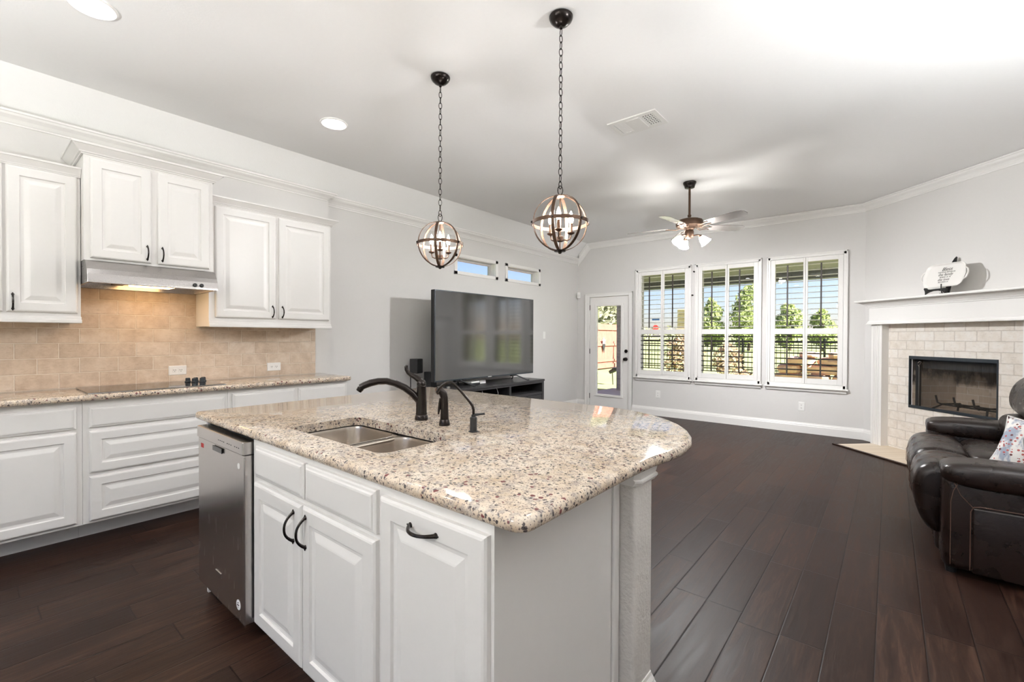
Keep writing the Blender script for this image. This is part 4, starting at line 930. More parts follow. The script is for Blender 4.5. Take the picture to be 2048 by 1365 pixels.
for k in range(5):
    an = R(-61 + 72*k); d = RT*math.cos(an) + FW*math.sin(an); p = Vector((0,0,1)).cross(d); X = d; Yv = (p*math.cos(R(-12)) + Vector((0,0,1))*math.sin(R(-12))).normalized(); Nv = X.cross(Yv)
    bmx = MB(fm); st = []
    prof = [(0.215,0.048),(0.24,0.055),(0.40,0.064),(0.56,0.068),(0.60,0.066),(0.635,0.052),(0.655,0.026)]
    top = [(a, w) for a, w in prof]; outl = [(a, w) for a, w in prof] + [(a, -w) for a, w in reversed(prof)]
    r0 = [X*a + Yv*w + Nv*0.003 + Vector((0,0,-0.040)) for a, w in outl]; r1 = [q - Nv*0.006 for q in r0]
    bmx.loft([r0, r1]); bl = bmx.build('blade', M['blade'], t)
    ir = MB(fm)
    for sg in (-1, 1): ir.tube([X*0.095 + Yv*0.012*sg + Vector((0,0,-0.046)), X*0.135 + Yv*0.026*sg + Vector((0,0,-0.060)), X*0.185 + Yv*0.022*sg + Vector((0,0,-0.052)), X*0.245 + Yv*0.030*sg + Nv*-0.004 + Vector((0,0,-0.043))], [0.006,0.007,0.006,0.008], 8, flat=0.6)
    ir.build('blade_iron', M['bronzelight'], bl, smooth=True)
MB().lathe([(0.020,2.345),(0.040,2.352),(0.046,2.372),(0.046,2.420),(0.038,2.436),(0.050,2.446),(0.050,2.466)], (FX,FY,0), 24).build('light_fitter', M['bronzelight'], t, smooth=True)
for an in (205, 335, 90):
    d = RT*math.cos(R(an)) + FW*math.sin(R(an)); ax = (d*0.62 - Vector((0,0,1))*0.785).normalized(); b0 = Vector((FX,FY,2.372)) + d*0.064
    am = MB().tube([b0 - d*0.03, b0 + d*0.022 + Vector((0,0,0.006)), b0 + d*0.040 - Vector((0,0,0.004))], [0.008,0.007,0.010], 10)
    c = b0 + d*0.040 - Vector((0,0,0.004)); am.tube([c, c + ax*0.022], [0.016, 0.021], 14); am = am.build('lamp_arm', M['bronzelight'], t, smooth=True)
    q = ax.to_track_quat('Z', 'X').to_matrix().to_4x4(); sh = MB(Matrix.Translation(c + ax*0.020) @ q)
    sh.lathe([(0.019,0),(0.028,0.010),(0.036,0.028),(0.041,0.050),(0.047,0.070),(0.058,0.086)], (0,0,0), 18, cap=False).build('glass_shade', M['shade'], am, smooth=True)
    MB(Matrix.Translation(c + ax*0.020) @ q).sphere((0,0,0.058), 0.026, 12, 8).build('bulb', M['fanbulb'], am, smooth=True)

# ---------------------------------------------------------------- fireplace in the angled corner
RZ = R(-45)
fp = thing('fireplace', 'white mantel fireplace with whitewashed tile surround in the angled corner', 'fireplace', tuple(P0), rz=RZ)
m = MB(); wall_cells(m, 0.352, 1.718, 0.012, 1.45, [(0.604, 1.467, 0.505, 1.080)], lambda u, z, n: (u, -0.022+n, z), 0.0215)
m.build('tile_surround', M['fptile'], fp)
def post(a, b):
    w = b-a; pts = [(a, -0.001), (a, -0.112)]; g = 5; gw = w*0.62/g
    for i in range(g):
        c = a + w*0.19 + gw*(i+0.5)
        pts += [(c-gw*.36, -0.112), (c-gw*.22, -0.105), (c+gw*.22, -0.105), (c+gw*.36, -0.112)]
    pts += [(b, -0.112), (b, -0.001)]
    return MB().prism(pts, 0.012, 1.445, 'z')
post(0.213, 0.352).build('mantel_post', M['trim'], fp); post(1.718, 1.857).build('mantel_post', M['trim'], fp)
MB().box(0.196, 1.874, -0.130, -0.001, 1.462, 1.645).build('frieze', M['trim'], fp, bevel=0.002)
def mp(s0, s1, y): return lambda d, o: [(s0-o, -0.001, d), (s0-o, -y-o, d), (s1+o, -y-o, d), (s1+o, -0.001, d)]
m = MB(); run(m, [(1.438,0),(1.438,0.022),(1.448,0.022),(1.452,0.014),(1.470,0.011),(1.478,0.003),(1.480,0.0)], mp(0.196, 1.874, 0.130), 4)
m.add([(0.174,-0.001,1.438),(0.174,-0.152,1.438),(1.896,-0.152,1.438),(1.896,-0.001,1.438)], [(0,1,2,3)]); m.build('lower_moulding', M['trim'], fp)
m = MB(); run(m, [(1.632,0.0),(1.634,0.008),(1.646,0.010),(1.652,0.018),(1.662,0.024),(1.684,0.052),(1.690,0.058),(1.692,0.068),(1.700,0.070),(1.700,0.0)], mp(0.196, 1.874, 0.130), 4); m.build('crown', M['trim'], fp)
MB().rbox(0.105, 1.965, -0.252, -0.001, 1.700, 1.724, 0.009).build('shelf', M['trim'], fp)
# hearth
MB().box(0.225, 1.845, -0.548, -0.023, 0.0005, 0.012).build('hearth', M['hearth'], fp)
hb = MB()
for c in ((0.188, 1.882, -0.585, -0.549), (0.188, 0.224, -0.549, -0.115), (1.846, 1.882, -0.549, -0.115)): hb.box(c[0], c[1], c[2], c[3], 0.0005, 0.014)
hb.build('hearth_edge', M['floor'], fp, bevel=0.004)
# firebox
fb = MB(); a, b, c, d, dep = 0.622, 1.458, 0.502, 1.078, 0.42
fb.add([(a,0.0,c),(b,0.0,c),(b-.10,dep,c),(a+.10,dep,c),(a,0.0,d),(b,0.0,d),(b-.10,dep,d),(a+.10,dep,d)], [(0,1,2,3),(7,6,5,4),(1,5,6,2),(2,6,7,3),(3,7,4,0)])
fbx = fb.build('firebox', M['firebrick'], fp)
m = MB()
for q in ((0.604,1.467,1.044,1.080),(0.604,1.467,0.505,0.534),(0.604,0.614,0.534,1.044),(1.457,1.467,0.534,1.044)): m.box(q[0], q[1], -0.030, -0.004, q[2], q[3])
m.build('firebox_frame', M['firemetal'], fp, bevel=0.002)
MB().box(0.624, 1.456, 0.10, 0.112, 0.945, 1.075).build('smoke_shield', M['firemetal'], fbx)
MB().box(0.622, 0.672, 0.03, 0.055, 0.506, 1.044).build('side_screen', M['black'], fbx)
cv = MB(); N_ = 120; top = []; bot = []
for i in range(N_+1):
    s = 0.68 + 0.775*i/N_; y = 0.030 + 0.007*math.sin(i*0.62) + 0.003*math.sin(i*1.7); top.append((s, y, 1.030)); bot.append((s, y, 0.534))
cv.loft([top, bot], False, closed=False); cv.build('fire_curtain', M['gauze'], fbx)
pl = MB(); pl.tube([(0.680,0.018,0.535),(0.680,0.018,0.965)], 0.0025, 8); pl.tube([(0.680,0.018,0.965),(0.668,0.012,0.985),(0.676,0.008,1.010),(0.700,0.006,1.022),(0.712,0.006,1.016),(0.700,0.008,1.000),(0.680,0.012,0.975)], 0.0032, 8)
pl.build('screen_pull', M['chrome'], fbx, smooth=True)
gr = thing('log_grate', 'black iron log grate standing inside the firebox', 'grate', dg(1.06, -0.18, 0.502), rz=RZ)
g = MB(); L_ = lambda x, y, z: (x, y, z)
for x in (-0.20, -0.02, 0.16): g.tube([L_(x,0.13,0.03),L_(x,0.13,0.075),L_(x,-0.09,0.075),L_(x-0.02,-0.115,0.09),L_(x-0.035,-0.12,0.165)], 0.009, 6)
g.tube([L_(-0.24,-0.04,0.066),L_(0.30,-0.04,0.066),L_(0.335,-0.045,0.05),L_(0.36,-0.05,0.0)], 0.009, 6); g.tube([L_(-0.34,-0.06,0.0),L_(-0.24,-0.04,0.062)], 0.009, 6); g.tube([L_(-0.24,0.11,0.066),L_(0.24,0.11,0.066)], 0.009, 6)
for x, y in ((-0.20,0.11),(0.20,0.11),(0.20,-0.05)): g.tube([L_(x,y,0.07),L_(x+.01,y-.02,0.0)], 0.009, 6)
g.build('bars', M['iron'], gr)

# serving tray on an easel
es = thing('plate_easel', 'black display easel on the mantel shelf holding the white tray', 'easel', dg(1.075, 0.13, 1.7248), rz=RZ)
m = MB(); cr = [(-0.165,0.0),(-0.150,0.012),(-0.120,0.026),(-0.08,0.036),(-0.03,0.036),(0.01,0.026),(0.03,0.010),(0.04,0.0),(0.055,0.0),(0.055,0.055),(0.03,0.058),(-0.11,0.056),(-0.135,0.060),(-0.150,0.074),(-0.172,0.076),(-0.176,0.062),(-0.166,0.044),(-0.162,0.022)]
m.prism(cr, -0.050, -0.038, 'y'); m.build('front_ledge', M['blackgloss'], es, bevel=0.002)
m = MB(Matrix.Rotation(R(-13), 4, 'X')); m.prism([(-0.020,0.0),(0.024,0.0),(0.024,0.345),(0.022,0.385),(0.016,0.392),(0.0,0.372),(-0.016,0.335),(-0.020,0.30)], 0.010, 0.022, 'y'); m.build('back_post', M['blackgloss'], es, bevel=0.002)
m = MB(); m.tube([(0.030,-0.045,0.0),(0.030,-0.075,0.012),(0.030,-0.082,0.05),(0.028,-0.078,0.098)], 0.005, 8); m.build('front_hook', M['black'], es, smooth=True)
m = MB(); m.box(-0.02, 0.02, -0.045, 0.10, 0.0, 0.010); m.build('foot', M['black'], es)
tm = Matrix.Translation((0.012, -0.052, 0.072)) @ Matrix.Rotation(R(-13), 4, 'X')
tr = thing('serving_tray', 'white ceramic handled tray with a lettered table grace on the mantel', 'tray', dg(1.075, 0.13, 1.7248), rz=RZ)
def trayline(k, n=96):
    pts = []
    for i in range(n):
        a = 2*math.pi*i/n; ca, sa = math.cos(a), math.sin(a); f = lambda w, e: math.copysign(abs(w)**e, w)
        w = 0.186 + 0.004*math.cos(4*a) ; x = w*f(ca, 0.26); z = 0.122*f(sa, 0.26)
        x += 0.016*math.exp(-(z/0.05)**2)*(1 if ca > 0 else -1)*(1 if abs(ca) > .3 else 0)
        pts.append((x*k, z*k))
    return pts
m = MB(tm); rg = []
for k, y in ((0.80, 0.010), (0.92, 0.009), (1.0, -0.006), (1.0, -0.010), (0.965, -0.011), (0.90, 0.000), (0.86, 0.003), (0.10, 0.003)): rg.append([(x, y, z + 0.117) for x, z in trayline(k)])
m.loft(rg, True); m.build('dish', M['ceramic'], tr, smooth=True, angle=60)
for sg in (-1, 1):
    m = MB(tm); m.tube([(sg*0.192,-0.004,0.060),(sg*0.214,-0.006,0.075),(sg*0.224,-0.008,0.100),(sg*0.224,-0.008,0.130),(sg*0.214,-0.006,0.158),(sg*0.192,-0.004,0.174)], [0.006,0.0065,0.007,0.007,0.0065,0.006], 10); m.build('tray_handle', M['ceramic'], tr, smooth=True)
for body, size, z, sh, dx in (('Bless', 0.050, 0.166, 0.32, 0.0), ('THE FOOD BEFORE US', 0.0165, 0.146, 0.0, 0.0), ('the family', 0.036, 0.116, 0.32, -0.006), ('BESIDE US  &', 0.0185, 0.094, 0.0, -0.004), ('the love', 0.034, 0.064, 0.32, -0.016), ('BETWEEN US', 0.0165, 0.044, 0.0, -0.014)):
    lettering(body, size, M['ink'], tr, tm @ Matrix.Translation((dx + 0.012, 0.0018, z)) @ Matrix.Rotation(R(90), 4, 'X'), sh)
# ---------------------------------------------------------------- leather loveseat and cushion
t = thing('reclining_sofa', 'dark brown leather reclining loveseat at the right edge of the picture', 'sofa', (0.66, 4.18, 0))
def puffed(poly, y0, y1, r, n=5):
    """profile in x, z swept along y with pillowed ends"""
    cx = sum(p[0] for p in poly)/len(poly); cz = sum(p[1] for p in poly)/len(poly); rg = []
    def ring(y, ins):
        out = []
        for x, z in poly:
            d = math.hypot(x-cx, z-cz); k = max(0.05, 1 - ins/d); out.append((cx+(x-cx)*k, y, cz+(z-cz)*k))
        return out
    for i in range(n+1): a = math.pi/2*i/n; rg.append(ring(y0 + r*(1-math.sin(a)) if False else y0 + r*(1-math.cos(a)), r*(1-math.sin(a))))
    mid = 6
    for i in range(1, mid): rg.append(ring(y0+r + (y1-y0-2*r)*i/mid, -0.006*math.sin(math.pi*i/mid)))
    for i in range(n+1): a = math.pi/2*(1-i/n); rg.append(ring(y1 - r*(1-math.cos(a)), r*(1-math.sin(a))))
    return MB().loft(rg)
def smoothpoly(p, it=2):
    for _ in range(it):
        q = []
        for i in range(len(p)):
            a, b = p[i], p[(i+1) % len(p)]; q += [(a[0]*.75+b[0]*.25, a[1]*.75+b[1]*.25), (a[0]*.25+b[0]*.75, a[1]*.25+b[1]*.75)]
        p = q
    return p
foot = smoothpoly([(0.235,0.155),(0.185,0.165),(0.140,0.24),(0.112,0.36),(0.112,0.47),(0.150,0.545),(0.24,0.572),(0.35,0.560),(0.405,0.525),(0.400,0.43),(0.30,0.36),(0.25,0.25)])
for y0, y1 in ((3.545, 4.005), (4.008, 4.735)):
    fr_ = puffed(foot, y0, y1, 0.055).build('footrest_pad', M['leather'], t, smooth=True, angle=180)
    sm = MB()
    for q in (0.36, 0.68):
        yy = y0 + (y1-y0)*q
        sm.tube([(0.128,yy,0.30),(0.1035,yy,0.37),(0.105,yy,0.455),(0.140,yy,0.536),(0.20,yy,0.566),(0.27,yy,0.575),(0.34,yy,0.562)], 0.0018, 6)
    sm.build('seam', M['seam'], fr_)
    MB().superq((0.645, (y0+y1)/2, 0.475), (0.255, (y1-y0)/2-0.004, 0.085), 0.5, 0.35).build('seat_cushion', M['leather'], t, smooth=True, angle=180)
    back = smoothpoly([(0.88,0.46),(0.72,0.50),(0.625,0.58),(0.590,0.68),(0.615,0.745),(0.70,0.760),(0.90,0.765),(0.99,0.70),(1.00,0.50)])
    puffed(back, y0+0.004, y1-0.004, 0.06).build('lumbar_cushion', M['leather'], t, smooth=True, angle=180)
    head = smoothpoly([(0.92,0.72),(0.74,0.735),(0.655,0.78),(0.640,0.88),(0.68,0.99),(0.78,1.05),(0.92,1.04),(1.06,0.96),(1.10,0.80)])
    puffed(head, y0+0.004, y1-0.004, 0.07).build('head_cushion', M['leather'], t, smooth=True, angle=180)
MB().rbox(1.02, 1.13, 3.44, 4.94, 0.04, 0.96, 0.04, 4).build('back_panel', M['leather'], t, smooth=True)
MB().rbox(0.215, 0.32, 3.63, 4.72, 0.035, 0.20, 0.03, 4).build('front_rail', M['leather'], t, smooth=True)
MB().box(0.30, 1.05, 3.60, 4.76, 0.05, 0.40).build('seat_frame', M['black'], t)
def arm(y0, y1, zt, side):
    p = MB().rbox(0.228, 1.12, y0, y1, 0.030, zt-0.075, 0.045, 5).build('arm_panel', M['leather'], t, smooth=True)
    MB().superq((0.665, (y0+y1)/2 - (0.006 if side < 0 else -0.006), zt-0.072), (0.442, (y1-y0)/2+0.022, 0.074), 0.55, 0.32, 40, 18).build('arm_pad', M['leather'], t, smooth=True, angle=180)
    yo = y0-0.0 if side < 0 else y1
    ins = MB().rbox(0.345, 1.125, yo-0.009 if side < 0 else yo-0.02, yo+0.02 if side < 0 else yo+0.009, 0.036, 0.385, 0.0088, 3).build('side_inset', M['leather'], p, smooth=True)
    sm = MB(); e = -0.0015 if side < 0 else 0.0015
    sm.tube([(0.338,yo+e,0.05),(0.338,yo+e,0.36),(0.350,yo+e,0.388),(0.375,yo+e,0.394),(1.10,yo+e,0.394)], 0.0022, 6)
    sm.tube([(0.345,yo+e,0.386),(0.300,yo+e,0.44),(0.268,yo+e,zt-0.10)], 0.0018, 6)
    sm.tube([(0.262,yo+e,0.06),(0.262,yo+e,0.40),(0.272,yo+e,0.46),(0.30,yo+e,zt-0.095)], 0.0018, 6)
    sm.build('stitching', M['seam'], p)
    for xx in (0.80, 0.815):
        s2 = MB(); pts = []
        for i in range(13):
            a = math.pi*(i/12)*1.0; f = lambda w, e_: math.copysign(abs(w)**e_, w)
            pts.append((xx, (y0+y1)/2 + ((y1-y0)/2+0.022)*f(math.cos(a), .55)*1.004, zt-0.072 + 0.0745*f(math.sin(a), .55)))
        s2.tube(pts, 0.0016, 6); s2.build('pad_seam', M['seam'], p)
arm(3.395, 3.625, 0.618, -1)
arm(4.730, 4.965, 0.668, 1)
for x, y in ((0.27,3.46),(1.06,3.46),(0.27,4.90),(1.06,4.90)):
    MB().lathe([(0.022,0.0),(0.026,0.034)], (x,y,0), 12).build('foot', M['black'], t)
def cushion(c, w, h, th, rot, label):
    o = thing('throw_pillow', label, 'cushion', c)
    m4 = Matrix.Translation(c) @ rot; m = MB(m4); n = 16; vs = []; fs = []
    for sgn in (1, -1):
        for i in range(n+1):
            for j in range(n+1):
                u, v = -1+2*i/n, -1+2*j/n
                k = 1 - 0.10*(1-abs(v)**2)*abs(u)**6; l = 1 - 0.10*(1-abs(u)**2)*abs(v)**6
                d = ((1-u**2)**0.42)*((1-v**2)**0.42) if abs(u) < 1 and abs(v) < 1 else 0
                vs.append((u*w/2*k, sgn*th/2*d, v*h/2*l))
    N2 = (n+1)**2
    for s_ in range(2):
        for i in range(n):
            for j in range(n):
                a = s_*N2 + i*(n+1)+j; q = (a, a+1, a+n+2, a+n+1); fs.append(q if s_ else q[::-1])
    m.add(vs, fs); m.build('cover', M['pillow'], o, smooth=True, angle=180)
    m = MB(m4); pts = []
    for i in range(64):
        a = i/64*4; s_, f_ = int(a), a-int(a); q = -1+2*f_; kk = 1-0.10*(1-q*q)
        pts.append({0:(q*w/2,0,-h/2*kk),1:(w/2*kk,0,q*h/2),2:(-q*w/2,0,h/2*kk),3:(-w/2*kk,0,-q*h/2)}[s_])
    pts.append(pts[0]); m.tube(pts, 0.004, 6, cap=False); m.build('piping', M['ceramic'], o, smooth=True)
cushion((0.690, 3.875, 0.632), 0.46, 0.33, 0.15, Matrix.Rotation(R(-34), 4, 'Z') @ Matrix.Rotation(R(-22), 4, 'X') @ Matrix.Rotation(R(7), 4, 'Y'), 'white cushion printed with red blossom and blue patches on the leather loveseat')

# ---------------------------------------------------------------- television corner
SX0, SX1, SY0, SY1, SZ = -4.36, -3.85, 3.46, 5.370, 0.665
t = thing('tv_stand', 'charcoal wooden television stand with open shelves against the left wall', 'tv stand', (-4.1, 4.41, 0))
MB().rbox(SX0, SX1+0.008, SY0-0.008, SY1+0.008, SZ-0.030, SZ, 0.004).build('top', M['tvwood'], t)
b = MB(); b.box(SX0, SX1, SY0, SY0+0.045, 0.0, SZ-0.031); b.box(SX0, SX1, SY1-0.045, SY1, 0.0, SZ-0.031); b.box(SX0, SX1-0.003, 4.595, 4.632, 0.06, SZ-0.031); b.box(SX0, SX0+0.015, SY0+.045, SY1-.045, 0.06, SZ-0.031); b.box(SX0, SX1-0.003, SY0+.045, SY1-.045, 0.05, 0.075); b.box(SX0, SX1, SY0+.045, SY1-.045, SZ-0.052, SZ-0.031)
b.build('carcase', M['tvwood'], t, bevel=0.002)
MB().box(SX0+.015, SX1-0.004, 4.632, SY1-.045, 0.452, 0.486).build('shelf', M['tvwood'], t)
MB().box(SX0+.015, SX1-0.004, SY0+.045, 4.595, 0.300, 0.325).build('shelf', M['tvwood'], t)
for y0, y1 in ((4.640, 4.976), (4.984, SY1-0.050)):
    d = MB(); panel(d, (SX1-0.018, y0, 0.082), UY, UZ, NX, y1-y0, 0.364, 'raised'); dd = d.build('door', M['tvwood'], t)
    MB().lathe([(0.004,0),(0.009,0.012),(0.008,0.018)], (SX1+0.002, y0+0.03 if y0 > 4.9 else y1-0.03, 0.36), 12, axis='x').build('knob', M['bronze'], dd, smooth=True)
c = MB(); c.tube([(SX1-0.05,4.12,0.60),(SX1-0.04,4.13,0.54),(SX1-0.05,4.16,0.47)], 0.003, 6); c.tube([(SX1-0.06,4.40,0.612),(SX1-0.05,4.42,0.55),(SX1-0.06,4.43,0.50)], 0.003, 6)
tag(c.build('loose_cables', M['plate'], smooth=True), 'two thin white cables hanging in the left bay of the television stand', 'cable')

t = thing('television', 'large flat black television reflecting the shuttered windows', 'television', (-3.99, 4.335, SZ))
TY0, TY1, TZ0, TZ1 = 3.408, 5.264, 0.752, 1.812
MB().rbox(-4.035, -3.976, TY0, TY1, TZ0, TZ1, 0.006).build('case', M['black'], t)
MB().rbox(-3.9765, -3.968, TY0+0.0, TY1-0.0, TZ0, TZ1, 0.003).build('bezel', M['firemetal'], t)
MB().box(-3.9682, -3.9670, TY0+0.010, TY1-0.010, TZ0+0.016, TZ1-0.010).build('screen', M['screen'], t)
MB().box(-3.968, -3.966, 4.300, 4.370, TZ0+0.004, TZ0+0.013).build('badge', M['chrome'], t)
for y in (3.80, 4.86):
    f = MB(); f.tube([(-4.00,y,TZ0+0.006),(-3.885,y+0.16,SZ+0.010),(-3.870,y+0.18,SZ+0.010)], 0.009, 8); f.tube([(-4.00,y,TZ0+0.006),(-4.16,y+0.16,SZ+0.010),(-4.18,y+0.18,SZ+0.010)], 0.009, 8); f.rbox(-4.03,-3.985,y-0.05,y+0.05,TZ0-0.02,TZ0+0.01,0.004)
    f.build('foot', M['black'], t)
k = MB().rbox(-4.27, -4.15, 3.500, 3.600, SZ+0.001, SZ+0.190, 0.006); k = k.build('bookshelf_speaker', M['black']); tag(k, 'black box speaker standing at the left end of the television stand', 'speaker')
k = MB().rbox(-4.13, -4.06, 4.25, 4.36, SZ+0.001, SZ+0.045, 0.006).build('white_box', M['plate']); tag(k, 'small plain white box under the television near its left foot', 'box')
t = thing('game_console', 'small grey and white console under the left end of the television', 'console', (-4.07, 4.115, SZ))
MB().rbox(-4.13, -4.01, 4.03, 4.20, SZ+0.001, SZ+0.026, 0.004).build('lower_shell', M['black'], t); MB().rbox(-4.13, -4.008, 4.04, 4.19, SZ+0.026, SZ+0.046, 0.004).build('upper_shell', M['plate'], t)
k = MB().lathe([(0.020,0),(0.024,0.004),(0.024,0.024),(0.018,0.030)], (-3.93, 3.585, SZ+0.001), 18).build('silver_puck', M['chrome'], smooth=True); tag(k, 'small round silver device at the left front of the television stand', 'device')
t = thing('satellite_speaker', 'small black satellite speaker on a thin floor pole left of the television', 'speaker', (-4.30, 3.33, 0))
m = MB(Matrix.Translation((-4.25, 3.375, 0.93)) @ Matrix.Rotation(R(16), 4, 'Z')); m.rbox(-0.055, 0.055, -0.06, 0.030, -0.085, 0.085, 0.008); m.build('cabinet', M['black'], t)
m = MB(Matrix.Translation((-4.25, 3.375, 0.93)) @ Matrix.Rotation(R(16), 4, 'Z')); m.rbox(-0.052, 0.052, 0.032, 0.060, -0.085, 0.085, 0.010); g_ = m.build('grille', M['tvwood'], t)
m = MB(Matrix.Translation((-4.25, 3.375, 0.93)) @ Matrix.Rotation(R(16), 4, 'Z')); m.box(0.052, 0.0535, 0.040, 0.054, -0.070, -0.064); m.build('badge', M['chrome'], g_)
MB().tube([(-4.30,3.33,0.012),(-4.30,3.33,0.93)], 0.006, 8).build('pole', M['black'], t)
MB().lathe([(0.075,0),(0.075,0.008),(0.03,0.014)], (-4.30,3.33,0), 24).build('base', M['black'], t, smooth=True)
# ---------------------------------------------------------------- outdoors
ZG = -0.06
gr_ = MB().add([(-140,YB+0.15,ZG),(120,YB+0.15,ZG),(120,19,ZG),(120,300,1.0),(-140,300,1.0),(-140,19,ZG)], [(0,1,2,5),(5,2,3,4)])
gr_.add([(-140,-60,ZG),(-4.71,-60,ZG),(-4.71,YB+.15,ZG),(-140,YB+.15,ZG),(2.01,-60,ZG),(120,-60,ZG),(120,YB+.15,ZG),(2.01,YB+.15,ZG)], [(0,1,2,3),(4,5,6,7)])
struct(gr_.build('ground_lawn', M['grass']))
struct(MB().box(-5.4, 3.2, YB+0.151, 10.55, ZG-0.08, -0.02).build('ground_patio', M['concrete']))
struct(MB().box(-6.5, 3.6, -7.5, YR-0.151, ZG-0.08, -0.02).build('ground_terrace', M['concrete']))  # unseen paving added to bounce sunlight in through the rear window
struct(MB().box(-5.4, 3.2, YB+0.16, 10.55, 2.56, 2.66).build('ceiling_patio', M['patiopaint']))
struct(MB().box(-5.4, 3.2, 10.30, 10.55, 2.40, 2.56).build('beam_patio', M['beam']))
struct(MB().box(-5.10, -4.68, 10.12, 10.54, -0.02, 2.40).build('column_patio', M['patiobrick']))
struct(MB().box(2.55, 2.97, 10.12, 10.54, -0.02, 2.40).build('column_patio', M['patiobrick']))
# cedar fence along the left of the yard
t = thing('wooden_fence', 'red cedar board fence seen through the glass back door', 'fence', (-9.0, 13.0, ZG))
f = MB(); y = 6.0
while y < 18.4: f.box(-9.02, -9.0, y, y+0.138, ZG+0.03, 1.80); y += 0.142
f.build('boards', M['cedar'], t)
for z in (0.30, 0.95, 1.60): MB().box(-9.0, -8.955, 6.0, 18.4, z-0.045, z+0.045).build('rail', M['cedar'], t)
MB().box(-9.03, -8.94, 6.0, 18.4, 0.0, 0.16).build('kick_board', M['cedar'], t)
# iron fence across the back of the yard
t = thing('iron_fence', 'low black iron picket fence between the lawn and the open field', 'fence', (-1.0, 17.6, ZG))
f = MB(); x = -8.7
while x < 8: f.box(x-0.008, x+0.008, 17.592, 17.608, ZG+0.08, 1.16); x += 0.125
f.build('pickets', M['black'], t)
for z in (0.14, 1.02, 1.15): MB().box(-8.8, 8.1, 17.585, 17.615, z-0.02, z+0.02).build('rail', M['black'], t)
for x in (-8.8, -6.4, -4.0, -1.6, 0.8, 3.2, 5.6, 8.0): MB().box(x-0.032, x+0.032, 17.57, 17.63, ZG, 1.24).build('post', M['black'], t)
# foliage
def leaves(m, c, rad, n, size, rng):
    for _ in range(n):
        while True:
            p = Vector((rng.uniform(-1,1), rng.uniform(-1,1), rng.uniform(-1,1)))
            if 0.25 < p.length < 1: break
        q = Vector(c) + Vector((p.x*rad[0], p.y*rad[1], p.z*rad[2]))
        a = Vector((rng.gauss(0,1), rng.gauss(0,1), rng.gauss(0,1))).normalized(); b = a.orthogonal().normalized(); k = size*rng.uniform(0.6, 1.3)
        m.add([q-a*k, q+b*k*0.55, q+a*k, q-b*k*0.55], [(0,1,2,3)])
def tree(x, y, h, w, label, mat, n=1600, size=0.16, cat='tree', name='tree', group=None, z0=0.3, trunk=0.14, cone=False):
    rng = random.Random(int(x*31+y*17)); t = thing(name, label, cat, (x, y, z0-0.3), group)
    m = MB(); k = 11
    for i in range(k):
        f = (i+0.5)/k; zz = z0 + h*(0.12+0.80*f); rr = w*(math.sin(math.pi*min(1, 0.18+0.80*f))**0.7 if not cone else (1.05-f)**0.8)
        for j in range(3):
            a = rng.uniform(0, 6.28); leaves(m, (x+math.cos(a)*rr*0.5, y+math.sin(a)*rr*0.5, zz+rng.uniform(-.1,.1)*h*.5), (rr*0.55, rr*0.55, h/k*1.25), n//(3*k), size, rng)
    m.build('foliage', mat, t)
    MB().tube([(x,y,z0-0.4),(x+0.02*h,y,z0+h*0.4),(x,y,z0+h*0.75)], [trunk, trunk*0.7, trunk*0.25], 8).build('trunk', M['bark'], t, smooth=True)
tree(-12.9, 45, 4.7, 1.3, 'smaller pale green tree at the left of the middle window', M['leaf'], 3200, 0.15)
tree(-9.85, 45.5, 5.7, 1.7, 'tallest pale green tree, at the right of the middle window', M['leaf'], 3600, 0.15)
tree(-7.0, 48, 4.2, 1.45, 'pale green tree at the left of the window nearest the fireplace', M['leaf'], 3000, 0.15)
tree(-4.6, 49, 3.6, 1.25, 'rounded pale green tree right of the pane divider by the fireplace', M['leaf'], 2600, 0.15)
for x, y, h, w, lb in ((-12.6,20.5,4.0,1.6,'olive green tree above the cedar fence, nearest the house'),(-14.2,26,4.8,1.7,'olive green tree farther along behind the cedar fence'),(-19,31,5.4,2.2,'pale olive tree far behind the cedar fence')):
    tree(x, y, h, w, lb, M['leafpale'], 2600, 0.22, group='trees beyond the cedar fence')
tree(-5.4, 15.6, 1.35, 0.75, 'reddish leafy shrub by the iron fence in the left window', M['leafred'], 1300, 0.06, 'shrub', 'shrub', None, 0.0, 0.03)
tree(-3.9, 15.4, 1.15, 0.50, 'smaller reddish shrub by the iron fence in the middle window', M['leafred'], 900, 0.06, 'shrub', 'shrub', None, 0.0, 0.025)
rng = random.Random(5); m = MB()
for i in range(70): leaves(m, (-52+i*1.3, 92+rng.uniform(-3,3), 1.6+rng.uniform(-.2,.6)), (1.6,1.2,rng.uniform(1.2,2.2)), 26, 0.5, rng)
tag(m.build('distant_hedge', M['leafpale']), 'long low hedge line at the far edge of the field', 'hedge', kind='stuff')
# stop sign with its street name blade
t = thing('stop_sign', 'small red octagonal stop sign far off in the left window', 'sign', (-26.3, 64.5, 0))
bx, by, bz = -26.3, 64.5, 2.62; M8 = Matrix.Translation((bx, by, bz)) @ Matrix.Rotation(R(18), 4, 'Z')
m = MB(M8); m.prism([(0.42*math.cos(R(22.5+45*i)), 0.42*math.sin(R(22.5+45*i))) for i in range(8)], -0.03, 0.0, 'y'); pl = m.build('octagon', M['signred'], t)
MB().tube([(bx,by+0.05,0),(bx,by+0.05,4.0)], 0.04, 8).build('post', M['chrome'], t)
MB().box(bx-0.55, bx+0.55, by, by+0.03, 3.70, 3.95).build('street_blade', M['signblue'], t)
lettering('STOP', 0.30, M['signwhite'], t, Matrix.Translation((0, -0.045, bz)) @ Matrix.Rotation(R(18), 4, 'Z') @ Matrix.Rotation(R(90), 4, 'X'), 0.0, 0.004, 'CENTER')
